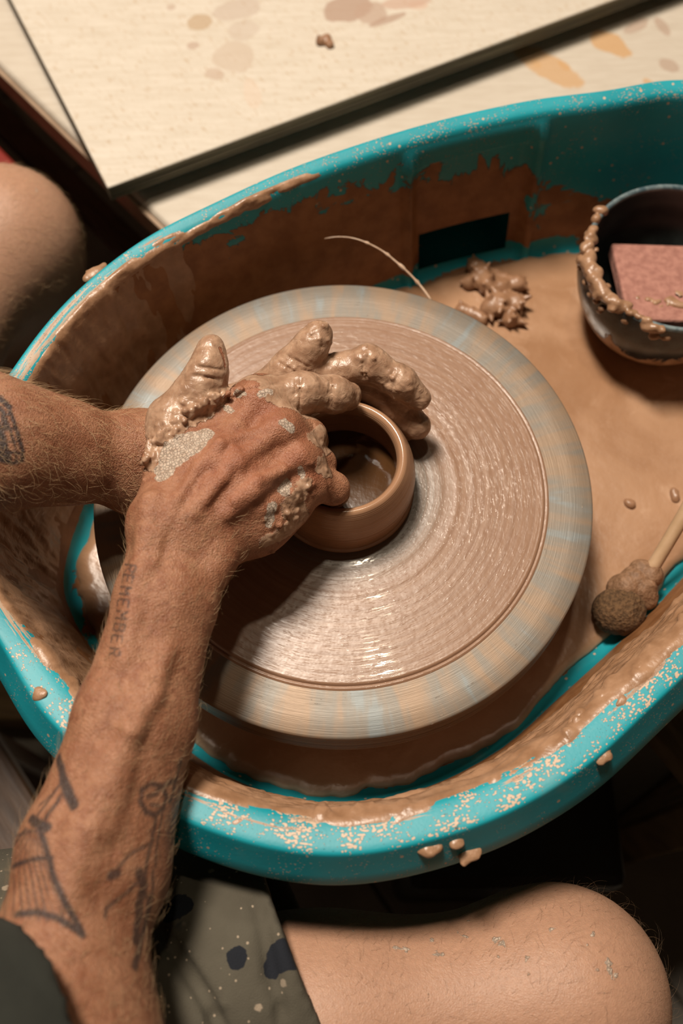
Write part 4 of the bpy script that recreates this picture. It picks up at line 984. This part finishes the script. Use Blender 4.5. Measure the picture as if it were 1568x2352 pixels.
# cut the hems
axs = [(S.lo[k]+S.h*np.arange(S.n[k])).astype(np.float32) for k in range(3)]
for hm, d_ in ((hmR, dR+np.array([0, .22, .05])), (hmL, dL)):
    d_ = d_/np.linalg.norm(d_); dd = ((axs[0]-hm[0])[:, None, None]*d_[0]+(axs[1]-hm[1])[None, :, None]*d_[1]+(axs[2]-hm[2])[None, None, :]*d_[2]).astype(np.float32)
    near_ = (np.sqrt((axs[0]-hm[0])[:, None, None]**2+(axs[1]-hm[1])[None, :, None]**2+(axs[2]-hm[2])[None, None, :]**2) < .20)
    S.D = np.where(near_, np.maximum(S.D, dd), S.D)
def groove(px, r=.0022):
    P = [q for q in (S.hit(u, v) for u, v in px) if q is not None]
    for a, b in zip(P[:-1], P[1:]): S.carve(a, b, r, .004)
groove(fine([(585, 2050), (605, 2140), (622, 2230), (640, 2300), (655, 2380)], 4)); groove(fine([(362, 2122), (420, 2210), (470, 2290), (515, 2380)], 4), .0035)
SV, SF = S.mesh(); SV = SV + (.003*fbm(SV*[1, .5, 1], 22, 4, 3))[:, None]*np.array([.2, .5, 1])
blot = np.full(len(SV), -1.)
for (u, v, r) in [(662, 2192, .009), (640, 2203, .008), (624, 2222, .006), (405, 2085, .008), (390, 2092, .006), (420, 2083, .006), (545, 2200, .006)]:
    p = S.hit(u, v)
    if p is not None: blot = np.maximum(blot, np.clip(1-np.linalg.norm(SV-p, axis=1)/r, -1, 1))
shorts = mesh_obj('shorts', SV, SF, m_shorts, person, True, {'blot': blot}); tag(shorts, 'faded green-grey shorts spattered with clay')
T = Field((-.68, -.60, -.06), (-.08, .13, .47), .0045)
for s_ in (-1, 1):
    T.cone((pt(pel, s_*.055, 0, .06), .132), (pt(pel, s_*.045, .01, .17), .122), .06); T.cone((pt(pel, s_*.045, .01, .17), .122), (pt(mid, s_*.065, -.005, -.09), .124), .06); T.cone((pt(mid, s_*.065, -.005, -.09), .124), (pt(mid, s_*.08, -.005, -.02), .088), .06)
T.cone((pt(mid, 0, -.01, .0), .084), (SL, .078), .05); T.cone((pt(mid, 0, -.01, .0), .084), (SR, .078), .05)
T.cone((SL, .076), (EL+(SL-EL)*.36, .063), .03); T.cone((SR, .080), (ER+(SR-ER)*.05, .074), .03)
T.carve(EL+(SL-EL)*.10, EL+(SL-EL)*.55, .054, .003); T.carve(ER+(SR-ER)*-.25, ER+(SR-ER)*.35, .056, .003)
T.carve(pt(mid, 0, .02, .075), pt(mid, 0, .03, .2), .066, .01)
for a, b, t in ((EL, SL, .26), (ER, SR, .10)):
    d_ = (a-b)/np.linalg.norm(a-b); c_ = a+(b-a)*t
    axs = [(T.lo[k]+T.h*np.arange(T.n[k])).astype(np.float32) for k in range(3)]
    dd = ((axs[0]-c_[0])[:, None, None]*d_[0]+(axs[1]-c_[1])[None, :, None]*d_[1]+(axs[2]-c_[2])[None, None, :]*d_[2]).astype(np.float32)
    near_ = (np.sqrt((axs[0]-a[0])[:, None, None]**2+(axs[1]-a[1])[None, :, None]**2+(axs[2]-a[2])[None, None, :]**2) < .12)
    T.D = np.where(near_, np.maximum(T.D, dd), T.D)
TV, TF = T.mesh(); TV = TV+(.005*fbm(TV, 16, 6, 3))[:, None]*np.array([.6, .6, .4])
shirt = mesh_obj('shirt', TV, TF, m_shirt, person); tag(shirt, 'dark green-grey shirt with short sleeves')
Hc = Field(hd-np.array([.15, .15, .06]), hd+np.array([.15, .15, .15]), .005)
Hc.cone((pt(hd, 0, -.024, .030), .093), (pt(hd, 0, .004, .034), .083), .03); Hc.plane_cut(pt(hd, 0, .05, .01), np.array([fwd[0]*.8, fwd[1]*.8, -.6]))
HV, HF = Hc.mesh(); HV = HV+(.004*fbm(HV, 60, 2, 3))[:, None]
m_eye = simple('eye_white', (.55, .50, .45), (.62, .57, .52), 30, .2); m_iris = simple('iris', (.03, .02, .012), (.05, .03, .02), 200, .2); m_lip = simple('lips', (.28, .09, .06), (.33, .11, .075), 90, .45)
for s_ in (-1, 1):
    for nm_, mt_, f_, r_, lb_ in (('eye', m_eye, .078, .0115, 'white of the eye'), ('iris', m_iris, .0845, .0058, 'dark iris')):
        Vv, Ff = lathe([(r_*math.sin(t_), r_*math.cos(t_)) for t_ in np.linspace(.001, math.pi-.001, 14)], 20); tag(mesh_obj(nm_, Vv+pt(hd, s_*.031, f_, .002), Ff, mt_, person), lb_)
Vv, Ff = tube([pt(hd, a_, .0885-3.5*a_*a_, -.057) for a_ in np.linspace(-.024, .024, 9)], [.002, .004, .005, .0055, .0055, .0055, .005, .004, .002], 8); tag(mesh_obj('lips', Vv, Ff, m_lip, person), 'closed lips')
m_hair = simple('head_hair', (.03, .018, .010), (.06, .035, .018), 300, .7, .002); hh = mesh_obj('hair', HV, HF, m_hair, person); tag(hh, 'short brown hair')

# --- body hair on forearms, knees and thigh
def hairs(name, sel, N, length, rad, mat, flow, lift, seed, label):
    rg = np.random.default_rng(seed); c = np.nonzero(sel)[0]
    if len(c) == 0: return
    c = rg.choice(c, min(N, len(c)), replace=False); P = V[c]; Nn = NRM[c]; n = len(c); K = 6
    fl = flow(P); t = fl-(fl*Nn).sum(1)[:, None]*Nn; t /= np.linalg.norm(t, axis=1)[:, None]+1e-9; b = np.cross(Nn, t)
    ang_ = rg.normal(0, .55, n); d0 = t*np.cos(ang_)[:, None]+b*np.sin(ang_)[:, None]
    ln = length*rg.uniform(.5, 1.25, n); lf = lift*rg.uniform(.5, 1.6, n); cv = rg.normal(0, 1.0, n)
    pts_ = np.zeros((n, K, 3)); p = P-Nn*.0004; 
    for k in range(K):
        pts_[:, k] = p; f = k/(K-1); ang2 = cv*f*1.2
        d = d0*np.cos(ang2)[:, None]+np.cross(Nn, d0)*np.sin(ang2)[:, None]
        d = d+Nn*(lf*(1-1.25*f))[:, None]; d /= np.linalg.norm(d, axis=1)[:, None]; p = p+d*(ln/(K-1))[:, None]
    VV = np.zeros((n, K, 3, 3)); a1 = np.cross(pts_[:, 1]-pts_[:, 0], [.3, .2, .9]); a1 /= np.linalg.norm(a1, axis=1)[:, None]+1e-9; a2 = np.cross(pts_[:, -1]-pts_[:, 0], a1); a2 /= np.linalg.norm(a2, axis=1)[:, None]+1e-9
    for k in range(K):
        r = rad*(1-.8*k/(K-1))
        for q in range(3): VV[:, k, q] = pts_[:, k]+r*(math.cos(2.094*q)*a1+math.sin(2.094*q)*a2)
    idx = np.arange(n*K*3).reshape(n, K, 3); ff = []
    for q in range(3):
        q2 = (q+1) % 3; ff.append(np.stack([idx[:, :-1, q], idx[:, :-1, q2], idx[:, 1:, q2], idx[:, 1:, q]], -1).reshape(-1, 4))
    o = mesh_obj(name, VV.reshape(-1, 3), np.vstack(ff), mat, person); tag(o, label, kind='stuff')
m_blond = simple('blond_hair', (.42, .26, .13), (.58, .40, .23), 50, .45); m_dkhair = simple('leg_hair', (.16, .09, .05), (.36, .22, .12), 60, .45)
U_, W_ = proj(V)
isR = np.arange(len(V)) < nR; isL = (np.arange(len(V)) >= nR) & (np.arange(len(V)) < nR+nL); isB = np.arange(len(V)) >= nR+nL
armdirR = (jA[3][0]-jA[1][0]); armdirR /= np.linalg.norm(armdirR); armdirL = lA[2][0]-lA[0][0]; armdirL /= np.linalg.norm(armdirL)
bare = (clay < -.25) & (dry < -.3)
hairs('arm_hair', isL & bare & (U_ > -60) & (U_ < 330) & (NRM[:, 2] > -.2) & (V[:, 0] > -.3), 850, .012, .00008, m_blond, lambda P: np.tile(armdirL+np.array([0, -.45, 0]), (len(P), 1)), .55, 1, 'fine blond hair on the left forearm')
hairs('arm_hair', isR & bare & (W_ > 1180) & (U_ < 600) & (NRM[:, 2] > -.4) & (V[:, 1] > -.31), 1300, .011, .00008, m_blond, lambda P: np.tile(armdirR+np.array([.5, -.1, 0]), (len(P), 1)), .45, 2, 'fine blond hair on the right forearm')
hairs('leg_hair', isB & bare & (V[:, 2] < .0) & (V[:, 0] > -.02) & (V[:, 0] < .30) & (V[:, 2] > -.23) & (V[:, 1] < -.15), 1700, .015, .00006, m_dkhair, lambda P: np.tile(np.array([.6, .5, -.3]), (len(P), 1)), .75, 3, 'curly brown hair on the right thigh and knee')
hairs('leg_hair', isB & bare & (V[:, 2] < .02) & (V[:, 1] > .05) & (V[:, 2] > -.2), 2600, .010, .0001, m_blond, lambda P: np.tile(np.array([.5, .3, -.7]), (len(P), 1)), .5, 4, 'short fair hair on the left knee')
